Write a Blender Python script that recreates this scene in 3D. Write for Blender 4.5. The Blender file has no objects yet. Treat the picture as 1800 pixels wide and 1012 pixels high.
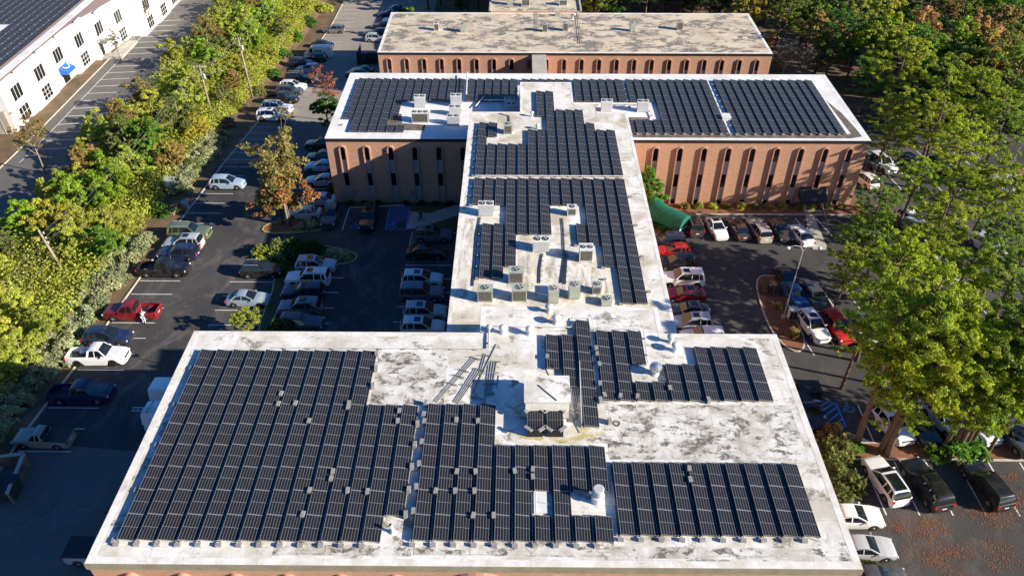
import bpy, math, random
import numpy as np
from mathutils import Matrix, Vector
R = math.radians
S = bpy.context.scene
COL = S.collection

# ------------------------------------------------------------------ camera, sky, sun, exposure
CAMZ = 60.0
FPX = 1373.7                       # focal length in pixels of the 1800 px wide photograph
PITCH, YAW, ROLL = R(39.636), R(-0.454), R(0.0189)
cp, sp = math.cos(PITCH), math.sin(PITCH); cy, sy = math.cos(YAW), math.sin(YAW)
FWD = np.array([sy * cp, cy * cp, -sp]); RT = np.array([cy, -sy, 0.0]); UP = np.cross(RT, FWD)
RT2 = RT * math.cos(ROLL) + UP * math.sin(ROLL); UP2 = -RT * math.sin(ROLL) + UP * math.cos(ROLL)
cam_d = bpy.data.cameras.new('camera'); cam = bpy.data.objects.new('camera', cam_d); COL.objects.link(cam)
cam_d.sensor_width = 36; cam_d.lens = FPX * 36 / 1800; cam_d.clip_end = 2000; cam_d.clip_start = 1
cam.matrix_world = Matrix([[RT2[0], UP2[0], -FWD[0], 0], [RT2[1], UP2[1], -FWD[1], 0], [RT2[2], UP2[2], -FWD[2], CAMZ], [0, 0, 0, 1]])
S.camera = cam

SUN_EL, SUN_AZ = R(24.0), R(18.5)   # azimuth: sun stands to +X, swung this much towards -Y
w = bpy.data.worlds.new('World'); S.world = w; w.use_nodes = True
wn = w.node_tree.nodes; wl = w.node_tree.links
sky = wn.new('ShaderNodeTexSky'); sky.sky_type = 'NISHITA'; sky.sun_disc = False
sky.sun_elevation = SUN_EL; sky.sun_rotation = math.pi / 2 + SUN_AZ
sky.air_density = 1.0; sky.dust_density = 0.4; sky.ozone_density = 3.0
hs = wn.new('ShaderNodeHueSaturation'); hs.inputs['Saturation'].default_value = 1.35; hs.inputs['Hue'].default_value = .512; wl.new(sky.outputs[0], hs.inputs['Color']); wl.new(hs.outputs[0], wn['Background'].inputs[0]); wn['Background'].inputs[1].default_value = 0.076
sd = bpy.data.lights.new('sun', 'SUN'); sd.energy = 5.0; sd.angle = R(0.53); sd.color = (1.0, 0.91, 0.77)
so = bpy.data.objects.new('sun', sd); COL.objects.link(so)
ld = Vector((-math.cos(SUN_AZ), math.sin(SUN_AZ), -math.tan(SUN_EL))).normalized()
so.rotation_euler = ld.to_track_quat('-Z', 'Y').to_euler(); so.location = (60, -20, 90)
S.view_settings.view_transform = 'Standard'; S.view_settings.look = 'None'
S.view_settings.exposure = 0.92; S.view_settings.gamma = 1
S.cycles.max_bounces = 6; S.cycles.transparent_max_bounces = 6

# ------------------------------------------------------------------ survey: turns a sighting in the photograph into a place in the world
def ray(px, py):
    d = RT2 * ((px - 900) / FPX) + UP2 * (-(py - 506) / FPX) + FWD
    return d / -d[2]
def W(px, py, z):
    d = ray(px, py) * (CAMZ - z); return (d[0], d[1])
def lerpk(K, y):
    if y <= K[0][0]: return K[0][1]
    for (a, za), (b, zb) in zip(K, K[1:]):
        if y <= b: return za + (zb - za) * (y - a) / (b - a)
    return K[-1][1]
KR = [(-60, 5), (45, 5), (60, 3.2), (85, 1.6), (100, .6), (118, -1.8), (140, -5), (175, -8), (700, -8)]
KL = [(-60, 3), (40, 3), (100, .6), (110, .4), (700, .4)]
def gz(x, y):
    t = min(1, max(0, (x + 62) / 15.0))
    return lerpk(KL, y) * (1 - t) + lerpk(KR, y) * t
def GP(px, py, up=0.0):
    z = 2.0
    for _ in range(25):
        x, y = W(px, py, z + up); z = gz(x, y)
    return (x, y, z)
def proj(x, y, z):
    v = np.array([x, y, z - CAMZ]); c = v @ FWD
    return 900 + FPX * (v @ RT2) / c, 506 - FPX * (v @ UP2) / c
def ztop(x, y, py, lo=-10, hi=40):
    for _ in range(40):
        m = (lo + hi) / 2
        if proj(x, y, m)[1] > py: lo = m
        else: hi = m
    return m

# ------------------------------------------------------------------ object helpers
class MB:
    def __init__(s): s.v = []; s.f = []; s.m = []; s.mi = 0
    def add(s, vs, fs):
        o = len(s.v); s.v += [tuple(p) for p in vs]; s.f += [tuple(i + o for i in f) for f in fs]; s.m += [s.mi] * len(fs); return s
    def box(s, x0, y0, z0, x1, y1, z1):
        return s.add([(x0, y0, z0), (x1, y0, z0), (x1, y1, z0), (x0, y1, z0), (x0, y0, z1), (x1, y0, z1), (x1, y1, z1), (x0, y1, z1)],
                     [(0, 3, 2, 1), (4, 5, 6, 7), (0, 1, 5, 4), (1, 2, 6, 5), (2, 3, 7, 6), (3, 0, 4, 7)])
    def tube(s, pts, r, n=8, cap=True):
        pts = [Vector(p) for p in pts]; rr = r if isinstance(r, (list, tuple)) else [r] * len(pts)
        rings = []
        for i, p in enumerate(pts):
            d = (pts[min(i + 1, len(pts) - 1)] - pts[max(i - 1, 0)]).normalized()
            a = d.cross(Vector((0, 0, 1)) if abs(d.z) < .9 else Vector((1, 0, 0))).normalized(); b = d.cross(a)
            rings.append([p + (a * math.cos(2 * math.pi * k / n) + b * math.sin(2 * math.pi * k / n)) * rr[i] for k in range(n)])
        vs = [q for r_ in rings for q in r_]; fs = []
        for i in range(len(pts) - 1):
            for k in range(n):
                fs.append((i * n + k, i * n + (k + 1) % n, (i + 1) * n + (k + 1) % n, (i + 1) * n + k))
        if cap: fs += [tuple(range(n - 1, -1, -1)), tuple((len(pts) - 1) * n + k for k in range(n))]
        return s.add(vs, fs)
    def lathe(s, prof, n=16, c=(0, 0, 0)):
        vs = [(c[0] + r * math.cos(2 * math.pi * k / n), c[1] + r * math.sin(2 * math.pi * k / n), c[2] + z) for r, z in prof for k in range(n)]
        fs = [(i * n + k, i * n + (k + 1) % n, (i + 1) * n + (k + 1) % n, (i + 1) * n + k) for i in range(len(prof) - 1) for k in range(n)]
        fs += [tuple(range(n - 1, -1, -1)), tuple((len(prof) - 1) * n + k for k in range(n))]
        return s.add(vs, fs)
    def prism(s, poly, z0, z1):
        n = len(poly)
        a = sum(poly[i][0] * poly[(i + 1) % n][1] - poly[(i + 1) % n][0] * poly[i][1] for i in range(n))
        if a < 0: poly = poly[::-1]
        return s.add([(x, y, z0) for x, y in poly] + [(x, y, z1) for x, y in poly],
                     [tuple(range(n - 1, -1, -1)), tuple(range(n, 2 * n))] + [(i, (i + 1) % n, n + (i + 1) % n, n + i) for i in range(n)])
    def mesh(s, name, mats, smooth=False):
        me = bpy.data.meshes.new(name); me.from_pydata(s.v, [], s.f)
        for m in (mats if isinstance(mats, (list, tuple)) else [mats]): me.materials.append(m)
        me.polygons.foreach_set('material_index', s.m)
        if smooth: me.polygons.foreach_set('use_smooth', [True] * len(s.f))
        me.update(); return me
def link(name, me, parent=None, loc=(0, 0, 0), rz=0):
    o = bpy.data.objects.new(name, me); COL.objects.link(o); o.location = loc
    if rz: o.rotation_euler.z = rz
    if parent is not None: o.parent = parent
    return o
def tag(o, label=None, cat=None, group=None, kind=None):
    if label: o['label'] = label
    if cat: o['category'] = cat
    if group: o['group'] = group
    if kind: o['kind'] = kind
    return o
def thing(name, label, cat, loc=(0, 0, 0), rz=0, group=None):
    return tag(link(name, None, None, loc, rz), label, cat, group)
ORD = ['zeroth', 'first', 'second', 'third', 'fourth', 'fifth', 'sixth', 'seventh', 'eighth', 'ninth', 'tenth', 'eleventh', 'twelfth', 'thirteenth', 'fourteenth', 'fifteenth',
       'sixteenth', 'seventeenth', 'eighteenth', 'nineteenth', 'twentieth', 'twenty-first', 'twenty-second', 'twenty-third', 'twenty-fourth', 'twenty-fifth', 'twenty-sixth', 'twenty-seventh', 'twenty-eighth', 'twenty-ninth']
def ordw(n):
    if n < 30: return ORD[n]
    T = {3: 'thirty', 4: 'forty', 5: 'fifty', 6: 'sixty', 7: 'seventy', 8: 'eighty'}
    t, u = divmod(n, 10)
    return T[t] + '-' + ORD[u] if u else T[t] + '-th' if False else (T[t][:-1] + 'ieth' if not u else T[t] + '-' + ORD[u])

# ------------------------------------------------------------------ materials
def newmat(name, rgb=(.5, .5, .5), rough=.7, metal=0, spec=.5):
    m = bpy.data.materials.new(name); m.use_nodes = True
    b = m.node_tree.nodes['Principled BSDF']
    b.inputs['Base Color'].default_value = (*rgb, 1); b.inputs['Roughness'].default_value = rough
    b.inputs['Metallic'].default_value = metal; b.inputs['Specular IOR Level'].default_value = spec
    return m
class NT:
    def __init__(s, m): s.t = m.node_tree; s.b = s.t.nodes['Principled BSDF']
    def n(s, typ, **kw):
        x = s.t.nodes.new('ShaderNode' + typ)
        for k, v in kw.items(): setattr(x, k, v)
        return x
    def l(s, a, b): s.t.links.new(a, b)
    def pos(s): return s.n('NewGeometry').outputs['Position']
    def scale(s, vec, sc):
        x = s.n('VectorMath', operation='MULTIPLY'); s.l(vec, x.inputs[0]); x.inputs[1].default_value = sc; return x.outputs[0]
    def noise(s, vec, sc, det=4, rough=.55, dist=0):
        x = s.n('TexNoise'); s.l(vec, x.inputs['Vector']); x.inputs['Scale'].default_value = sc; x.inputs['Detail'].default_value = det
        x.inputs['Roughness'].default_value = rough; x.inputs['Distortion'].default_value = dist; return x.outputs['Fac']
    def ramp(s, fac, a, b, lo=0.0, hi=1.0):
        x = s.n('MapRange'); x.clamp = True; s.l(fac, x.inputs[0]); x.inputs[1].default_value = a; x.inputs[2].default_value = b
        x.inputs[3].default_value = lo; x.inputs[4].default_value = hi; return x.outputs[0]
    def mix(s, fac, a, b, typ='MIX'):
        x = s.n('Mix', data_type='RGBA', blend_type=typ)
        if isinstance(fac, (int, float)): x.inputs[0].default_value = fac
        else: s.l(fac, x.inputs[0])
        for i, c in ((6, a), (7, b)):
            if isinstance(c, tuple): x.inputs[i].default_value = (*c, 1)
            else: s.l(c, x.inputs[i])
        return x.outputs[2]
    def math(s, op, a, b=0.0):
        x = s.n('Math', operation=op)
        for i, c in ((0, a), (1, b)):
            if isinstance(c, (int, float)): x.inputs[i].default_value = c
            else: s.l(c, x.inputs[i])
        return x.outputs[0]
    def bump(s, h, st, dist=.05):
        x = s.n('Bump'); s.l(h, x.inputs['Height']); x.inputs['Strength'].default_value = st; x.inputs['Distance'].default_value = dist
        s.l(x.outputs[0], s.b.inputs['Normal'])
    def color(s, c): s.l(c, s.b.inputs['Base Color'])

def mottled(name, a, b, sc=.5, rough=.85, fine=(.9, 6.0), bump=0):
    m = newmat(name, a, rough); t = NT(m); p = t.pos()
    f = t.noise(p, sc, 6, .6); g = t.noise(p, fine[1], 3, .6)
    c = t.mix(t.ramp(f, .35, .65), a, b); c = t.mix(t.ramp(g, .3, .7, 1 - fine[0], 0), c, (0, 0, 0)); t.color(c)
    if bump: t.bump(g, bump)
    return m
def roof_mat(name, base, dirt, patch, amt, seam=(3.0, 1.0), crack=.4, stainsc=.35, patchsc=.5, seed=0.0):
    m = newmat(name, base, .8, spec=.25); t = NT(m); p = t.pos()
    q = t.n('VectorMath', operation='ADD'); t.l(p, q.inputs[0]); q.inputs[1].default_value = (seed, seed * 1.7, 0); p = q.outputs[0]
    c = t.mix(t.ramp(t.noise(p, stainsc, 8, .65, .4), .43, .63), base, dirt)
    c = t.mix(t.ramp(t.noise(p, 2.2, 6, .7), .45, .8, 0, .55), c, dirt)
    f = t.math('MULTIPLY', t.ramp(t.noise(t.scale(p, (1, 1.6, 1)), patchsc, 10, .72, .3), 1 - amt, 1 - amt + .06), t.ramp(t.noise(p, 3.5, 4, .7), .38, .52, .35, 1))
    c = t.mix(f, c, patch)
    # membrane seams
    br = t.n('TexBrick'); t.l(p, br.inputs['Vector']); br.inputs['Scale'].default_value = 1.0
    br.inputs['Brick Width'].default_value = seam[0]; br.inputs['Row Height'].default_value = seam[1]; br.inputs['Mortar Size'].default_value = .02
    br.inputs['Mortar Smooth'].default_value = .3; br.offset = .37
    c = t.mix(t.math('MULTIPLY', br.outputs['Fac'], t.ramp(t.noise(p, .9, 3), .4, .6, .05, .5)), c, patch)
    # hairline cracks
    dv = t.n('TexVoronoi', feature='DISTANCE_TO_EDGE'); wv = t.n('VectorMath', operation='ADD'); t.l(p, wv.inputs[0])
    nz = t.n('TexNoise'); nz.inputs['Scale'].default_value = 1.3; t.l(p, nz.inputs['Vector']); t.l(nz.outputs['Color'], wv.inputs[1])
    t.l(wv.outputs[0], dv.inputs['Vector']); dv.inputs['Scale'].default_value = .45
    cr = t.math('MULTIPLY', t.ramp(dv.outputs['Distance'], .0, .018, 1, 0), t.ramp(t.noise(p, .4, 2), .48, .62, 0, crack))
    c = t.mix(cr, c, (patch[0] * .5, patch[1] * .5, patch[2] * .5)); t.color(c)
    t.bump(t.noise(p, 4, 5, .7), .25, .04)
    return m
M = {}
M['roof1'] = roof_mat('white_roof_membrane', (.79, .77, .72), (.55, .505, .42), (.25, .22, .17), .45, (6.2, 2.1), .5)
M['roof1b'] = roof_mat('weathered_slab_membrane', (.74, .715, .66), (.44, .40, .33), (.14, .125, .105), .485, (1.9, 1.75), .9, .6, .9, 7)
M['roofc'] = roof_mat('connector_membrane', (.79, .765, .71), (.50, .44, .33), (.26, .22, .15), .41, (5.0, 1.6), .4, .4, .6, 31)
M['roof2'] = roof_mat('clean_white_membrane', (.79, .79, .775), (.64, .62, .58), (.25, .22, .18), .33, (8.0, 3.0), .2, .25, .4, 63)
M['roof3'] = roof_mat('peeling_cream_membrane', (.68, .57, .42), (.50, .41, .30), (.16, .15, .135), .51, (40, 9), .2, .2, .33, 90)
def stain_mat():
    m = newmat('brown_pond_stain', (.5, .45, .35), .85); t = NT(m); p = t.pos()
    a = t.noise(t.scale(p, (1.6, .35, 1)), 1.0, 5, .6, .6); b_ = t.noise(p, 3.0, 6, .75); f = t.math('MULTIPLY', t.ramp(a, .44, .64), t.ramp(b_, .35, .6, .35, 1))
    c = t.mix(t.ramp(t.noise(p, .7, 4), .4, .7), (.78, .75, .68), (.66, .61, .50)); t.color(t.mix(f, c, (.27, .21, .12))); return m
M['stain'] = stain_mat()
M['roofdark'] = mottled('bare_brown_roof_felt', (.085, .068, .052), (.20, .165, .125), 1.2)
M['coping'] = roof_mat('white_coping_paint', (.80, .78, .73), (.62, .57, .48), (.34, .30, .25), .30, (4, 30), .3, .7, 1.1, 11)
M['fascia'] = mottled('tan_metal_fascia', (.33, .29, .20), (.26, .22, .15), 1.0)
def brick_mat(name, a, b, mortar):
    m = newmat(name, a, .9, spec=.2); t = NT(m); p = t.pos()
    br = t.n('TexBrick'); x = t.n('SeparateXYZ'); t.l(p, x.inputs[0]); cx = t.n('CombineXYZ')
    t.l(t.math('ADD', x.outputs[0], x.outputs[1]), cx.inputs[0]); t.l(x.outputs[2], cx.inputs[1]); t.l(cx.outputs[0], br.inputs['Vector'])
    br.inputs['Scale'].default_value = 1; br.inputs['Brick Width'].default_value = .23; br.inputs['Row Height'].default_value = .075; br.inputs['Mortar Size'].default_value = .008
    br.inputs['Color1'].default_value = (*a, 1); br.inputs['Color2'].default_value = (*b, 1); br.inputs['Mortar'].default_value = (*mortar, 1)
    st = t.ramp(t.noise(t.scale(cx.outputs[0], (.35, 3.0, 1)), 1.2, 7, .7), .35, .7)
    c = t.mix(t.math('MULTIPLY', st, .6), br.outputs['Color'], (a[0] * .7, a[1] * .66, a[2] * .62))
    c = t.mix(t.ramp(t.noise(p, 9, 3, .8), .4, .75, 0, .35), c, mortar); t.color(c); t.bump(br.outputs['Fac'], -.2, .01)
    return m
M['brick'] = brick_mat('orange_brick', (.60, .31, .185), (.40, .185, .11), (.55, .42, .31))
M['brick_trim'] = mottled('pink_brick_surround', (.52, .30, .22), (.44, .23, .16), 3)
M['glass'] = newmat('dark_window_glass', (.012, .012, .014), .08)
M['spandrel'] = mottled('grey_spandrel_panel', (.38, .36, .36), (.34, .32, .31), .8, .5)
M['concrete'] = mottled('pale_concrete', (.50, .46, .38), (.38, .34, .28), .8)
M['curb'] = mottled('cream_kerb_concrete', (.60, .54, .42), (.46, .41, .33), 1.2)
M['curb_yellow'] = mottled('yellow_kerb_paint', (.55, .42, .12), (.42, .33, .15), 1.5)
def asphalt(name, a, b, light, la=.3, crk=.5):
    m = newmat(name, a, .9, spec=.25); t = NT(m); p = t.pos()
    c = t.mix(t.ramp(t.noise(p, .12, 6, .6, .5), .38, .65), a, b)
    st = t.ramp(t.noise(t.scale(p, (1, .55, 1)), .35, 9, .75, .8), .5, .72, 0, la)
    c = t.mix(st, c, light); c = t.mix(t.ramp(t.noise(p, 14, 2, .8), .3, .7, 0, .3), c, b)
    dv = t.n('TexVoronoi', feature='DISTANCE_TO_EDGE'); wv = t.n('VectorMath', operation='ADD'); t.l(p, wv.inputs[0])
    nz = t.n('TexNoise'); nz.inputs['Scale'].default_value = .5; nz.inputs['Detail'].default_value = 6; t.l(p, nz.inputs['Vector'])
    t.l(t.scale(nz.outputs['Color'], (3, 3, 3)), wv.inputs[1]); t.l(wv.outputs[0], dv.inputs['Vector']); dv.inputs['Scale'].default_value = .11
    c = t.mix(t.math('MULTIPLY', t.ramp(dv.outputs['Distance'], 0, .006, 1, 0), crk), c, (.02, .02, .02)); t.color(c)
    return m
M['asphalt'] = asphalt('black_asphalt', (.048, .046, .047), (.078, .074, .072), (.24, .20, .17), .7)
M['asphalt_r'] = asphalt('black_asphalt_smooth', (.05, .048, .047), (.08, .076, .072), (.19, .165, .14), .5)
M['asphalt_old'] = asphalt('aged_pale_asphalt', (.33, .29, .24), (.27, .24, .20), (.42, .38, .33), .3, .7)
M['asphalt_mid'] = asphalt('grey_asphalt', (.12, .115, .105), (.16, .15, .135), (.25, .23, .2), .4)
def paint(name, rgb):
    m = newmat(name, rgb, .8); t = NT(m); p = t.pos()
    t.color(t.mix(t.ramp(t.noise(p, 5, 6, .75), .52, .72, 0, .75), rgb, (.09, .085, .08))); return m
M['white_line'] = paint('worn_white_line_paint', (.72, .71, .68)); M['blue_line'] = paint('blue_marking_paint', (.05, .30, .80))
M['yellow_line'] = paint('pale_yellow_line_paint', (.62, .5, .3))
M['soil'] = mottled('leaf_strewn_soil', (.20, .12, .065), (.10, .075, .04), .5, .95)
M['mulch'] = mottled('rust_pine_straw', (.33, .13, .055), (.22, .10, .05), 1.5, .95, (.6, 8))
M['grass'] = mottled('thin_lawn', (.06, .09, .025), (.10, .10, .04), .8, .95, (.7, 7))
M['alu'] = newmat('aluminium', (.72, .72, .72), .35, .85); M['galv'] = mottled('galvanised_steel', (.55, .56, .57), (.45, .46, .47), 3, .5)
M['white_metal'] = mottled('white_painted_metal', (.78, .78, .77), (.66, .66, .64), 2.5, .5)
M['beige_metal'] = mottled('pale_green_beige_metal', (.44, .47, .40), (.36, .39, .33), 2.5, .5)
M['grey_metal'] = mottled('light_grey_metal', (.55, .56, .57), (.48, .49, .50), 2.5, .5)
M['grille'] = mottled('dark_coil_grille', (.09, .085, .07), (.14, .13, .11), 6, .7)
M['black'] = newmat('black_plastic', (.018, .018, .02), .5); M['rustfan'] = mottled('rusty_fan', (.16, .07, .045), (.08, .04, .03), 9, .7)
M['block'] = mottled('grey_ballast_concrete', (.34, .325, .30), (.25, .24, .225), 5)
M['wood_pole'] = mottled('weathered_pole_wood', (.36, .30, .22), (.26, .21, .15), 2.5)
M['bark'] = mottled('brown_bark', (.17, .11, .075), (.10, .07, .05), 3); M['bark_pale'] = mottled('pale_bark', (.36, .29, .22), (.22, .18, .13), 3)
M['tyre'] = newmat('tyre_rubber', (.015, .015, .016), .85); M['rim'] = newmat('wheel_alloy', (.5, .5, .52), .35, .7)
M['rimb'] = newmat('black_wheel_alloy', (.03, .03, .03), .4, .3)
M['cglass'] = newmat('car_glass', (.01, .014, .016), .04, 0, .9); M['lamp'] = newmat('headlamp_lens', (.7, .72, .75), .1); M['tail'] = newmat('tail_lamp_lens', (.45, .02, .02), .15)
M['plate'] = newmat('number_plate', (.7, .7, .7), .5)
M['green_canvas'] = mottled('green_canvas', (.0, .15, .09), (.0, .11, .07), .8, .75); M['blue_canvas'] = newmat('blue_canvas', (.02, .12, .45), .6)
M['white_wall'] = mottled('white_stucco', (.88, .87, .84), (.84, .83, .80), .3)
M['pink_felt'] = mottled('pinkish_roof_felt', (.42, .28, .24), (.32, .24, .21), 1.5)
M['rust'] = newmat('rust_stain', (.5, .3, .1), .85); t_ = NT(M['rust']); t_.color(t_.mix(t_.ramp(t_.noise(t_.pos(), 3.2, 6, .7), .46, .54), (.72, .68, .60), (.52, .24, .07)))
M['moss'] = newmat('yellow_algae_stain', (.5, .45, .2), .85); t_ = NT(M['moss']); t_.color(t_.mix(t_.ramp(t_.noise(t_.pos(), 1.3, 7, .7), .42, .60), (.72, .68, .60), (.46, .40, .17)))
# solar cells: metre UVs of the module
def pv_mat():
    m = newmat('monocrystalline_cells', (.008, .009, .014), .4, spec=.3); t = NT(m)
    uv = t.n('UVMap').outputs[0]; x = t.n('SeparateXYZ'); t.l(uv, x.inputs[0])
    def lines(c, per, off, wd):
        a = t.math('MODULO', t.math('ADD', c, off), per); a = t.math('ABSOLUTE', t.math('SUBTRACT', a, per / 2))
        return t.ramp(a, wd / 2 - .002, wd / 2 + .002, 1, 0)
    v = lines(x.outputs[0], .168, .168 / 2 - .016, .02)
    h = lines(x.outputs[1], .141, .02, .008)
    mid = t.ramp(t.math('ABSOLUTE', t.math('SUBTRACT', x.outputs[1], .86)), .012, .016, 1, 0)
    k = t.math('MAXIMUM', t.math('MAXIMUM', v, mid), t.math('MULTIPLY', h, .18))
    c = t.mix(t.math('MULTIPLY', k, .9), (.012, .013, .017), (.20, .20, .21)); t.color(c)
    return m
M['pv'] = pv_mat()
M['pvframe'] = newmat('module_frame', (.34, .34, .35), .45, .5)

def leaf_mat(name='leaves', tr=.42):
    m = newmat(name, (.1, .2, .05), .55, spec=.25); t = NT(m)
    oc = t.n('ObjectInfo'); g = t.n('NewGeometry')
    hsv = t.n('HueSaturation'); t.l(oc.outputs['Color'], hsv.inputs['Color'])
    t.l(t.ramp(g.outputs['Random Per Island'], 0, 1, .475, .53), hsv.inputs['Hue'])
    n = t.noise(g.outputs['Position'], .55, 3, .6)
    t.l(t.math('MULTIPLY', t.ramp(n, .3, .7, .85, 1.5), t.ramp(g.outputs['Random Per Island'], 0, 1, .7, 1.3)), hsv.inputs['Value'])
    t.color(hsv.outputs[0])
    tl = t.n('BsdfTranslucent'); ms = t.n('MixShader'); ms.inputs[0].default_value = tr
    t.l(hsv.outputs[0], tl.inputs[0]); t.l(t.b.outputs[0], ms.inputs[1]); t.l(tl.outputs[0], ms.inputs[2])
    t.l(ms.outputs[0], t.t.nodes['Material Output'].inputs['Surface'])
    return m
M['leaf'] = leaf_mat()

# ------------------------------------------------------------------ ground sheets
YK = sorted(set([k[0] for k in KR] + [k[0] for k in KL]))
def clip(poly, ax, v, keep_less):
    out = []
    for i in range(len(poly)):
        a, b = poly[i], poly[(i + 1) % len(poly)]
        ia = (a[ax] <= v) == keep_less or a[ax] == v; ib = (b[ax] <= v) == keep_less or b[ax] == v
        if ia: out.append(a)
        if ia != ib:
            t = (v - a[ax]) / (b[ax] - a[ax]); out.append((a[0] + (b[0] - a[0]) * t, a[1] + (b[1] - a[1]) * t))
    return out
def bands(poly):
    ks = [-1e4] + YK + [1e4]
    for a, b in zip(ks, ks[1:]):
        q = clip(clip(poly, 1, a, False), 1, b, True)
        r = []
        for p in q:
            if not r or (abs(p[0] - r[-1][0]) + abs(p[1] - r[-1][1])) > 1e-5: r.append(p)
        if len(r) > 2 and (abs(r[0][0] - r[-1][0]) + abs(r[0][1] - r[-1][1])) < 1e-5: r.pop()
        if len(r) > 2: yield r
def ccw(poly):
    n = len(poly); a = sum(poly[i][0] * poly[(i + 1) % n][1] - poly[(i + 1) % n][0] * poly[i][1] for i in range(n))
    return poly if a > 0 else poly[::-1]
def sheet_mb(mb, poly, off):
    for q in bands(poly):
        q = ccw(q); mb.add([(x, y, gz(x, y) + off) for x, y in q], [tuple(range(len(q)))])
def sheet(name, poly, off, m, parent=None):
    mb = MB(); sheet_mb(mb, poly, off); o = link(name, mb.mesh(name, m), parent)
    if parent is None: o['kind'] = 'structure'
    return o
def rect(x0, y0, x1, y1): return [(x0, y0), (x1, y0), (x1, y1), (x0, y1)]
def ribbon(mb, pts, wd, off, h=0.0, closed=False):
    """strip of width wd along ground points; h > 0 raises it as a kerb"""
    P = []
    seq = pts + [pts[0]] if closed else pts
    for a, b in zip(seq, seq[1:]):
        n = max(1, int(math.hypot(b[0] - a[0], b[1] - a[1]) / 2.5))
        for i in range(n): P.append((a[0] + (b[0] - a[0]) * i / n, a[1] + (b[1] - a[1]) * i / n))
    P.append(seq[-1]); L = []
    for i, p in enumerate(P):
        if closed and i in (0, len(P) - 1): a, b = P[-2], P[1]
        else: a, b = P[max(i - 1, 0)], P[min(i + 1, len(P) - 1)]
        dx, dy = b[0] - a[0], b[1] - a[1]; l = math.hypot(dx, dy) or 1
        nx, ny = -dy / l * wd / 2, dx / l * wd / 2
        L.append(((p[0] + nx, p[1] + ny), (p[0] - nx, p[1] - ny)))
    vs = []
    for a, b in L:
        za, zb = gz(*a), gz(*b)
        if h: vs += [(a[0], a[1], za - .05), (a[0], a[1], za + h), (b[0], b[1], zb + h), (b[0], b[1], zb - .05)]
        else: vs += [(a[0], a[1], za + off), (b[0], b[1], zb + off)]
    k = 4 if h else 2; fs = []
    for i in range(len(L) - 1):
        for j in range(k - 1): fs.append((i * k + j, (i + 1) * k + j, (i + 1) * k + j + 1, i * k + j + 1)[::-1] if not h else (i * k + j, i * k + j + 1, (i + 1) * k + j + 1, (i + 1) * k + j))
    if h: fs += [(0, 1, 2, 3)[::-1], tuple((len(L) - 1) * 4 + j for j in range(4))]
    mb.add(vs, fs)

xs = [-700, -300, -150, -100, -62, -59, -56, -53, -50, -47, -30, 0, 40, 80, 150, 300, 700]; ys = YK[:]
for a, b in ((60, 85), (118, 140)): pass
g = MB(); nx_ = len(xs)
g.add([(x, y, gz(x, y)) for y in ys for x in xs], [(j * nx_ + i, j * nx_ + i + 1, (j + 1) * nx_ + i + 1, (j + 1) * nx_ + i) for j in range(len(ys) - 1) for i in range(nx_ - 1)])
gr = link('ground', g.mesh('ground', M['soil'])); gr['kind'] = 'structure'

# ---- lots and roads
sheet('left_car_park', rect(-44.1, -30, -6.0, 100), .006, M['asphalt'])
sheet('shade_lift_apron', [(-43.6, -30), (-24.6, -30), (-24.6, 40.5), (-33, 43.5), (-43.9, 44.6)], .009, M['asphalt_mid'])  # paler asphalt colour lightens the building's shade on this corner of the lot
sheet('upper_car_park', [(-43.2, 100), (-20, 100), (-20, 116.8), (-43.2, 118)], .006, M['asphalt_mid'])
sheet('far_car_park', [(-43.2, 118), (-20, 116.8), (-20, 230), (-42.2, 230)], .006, M['asphalt_old'])
sheet('back_road', rect(-20, 153, 60, 172), .006, M['asphalt_mid'])
sheet('right_car_park', rect(13.8, -30, 125, 86.0), .006, M['asphalt_r'])
sheet('side_car_park', rect(46.5, 86.0, 125, 118), .006, M['asphalt_r'])
sheet('neighbour_car_park', rect(-75.4, 60, -62, 230), .006, M['asphalt_mid'])
sheet('front_yard', rect(-30, -30, 30, 24), .004, M['grass'])
sheet('lawn_strip', [(-22.4, 87.3), (-17.2, 87.9), (-14.2, 88.2), (-14.2, 86.6), (-11.5, 86.2), (-7.2, 88.9), (-24, 88.9)], .03, M['grass'])
sheet('lawn_corner', [(-12.8, 82.1), (-6.0, 81.7), (-6.0, 85.6), (-7.9, 85.2)], .03, M['grass'])
sheet('footpath', [(-14.2, 81.9), (-12.9, 82.1), (-7.9, 85.3), (-6.0, 86.2), (-6.0, 88.6), (-7.6, 88.6), (-11.6, 86.0), (-14.2, 86.4)], .06, M['concrete'])
sheet('entrance_path', [(36.5, 77.6), (38.4, 77.5), (39.1, 85.6), (38.1, 86.4)], .06, M['concrete'])
sheet('planting_strip', [(13.8, 86.0), (46.5, 86.0), (46.5, 88.9), (13.8, 88.9)], .02, M['mulch'])
sheet('side_path', [(13.8, 79.6), (16.5, 80.8), (20.2, 79.4), (20.9, 78.0), (19.8, 77.6), (13.8, 79.0)], .05, M['concrete'])
sheet('side_bed', [(13.8, 80.2), (16.5, 81.6), (20.6, 80.4), (22.0, 82.2), (22.0, 86.0), (13.8, 86.0)], .03, M['mulch'])
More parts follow.
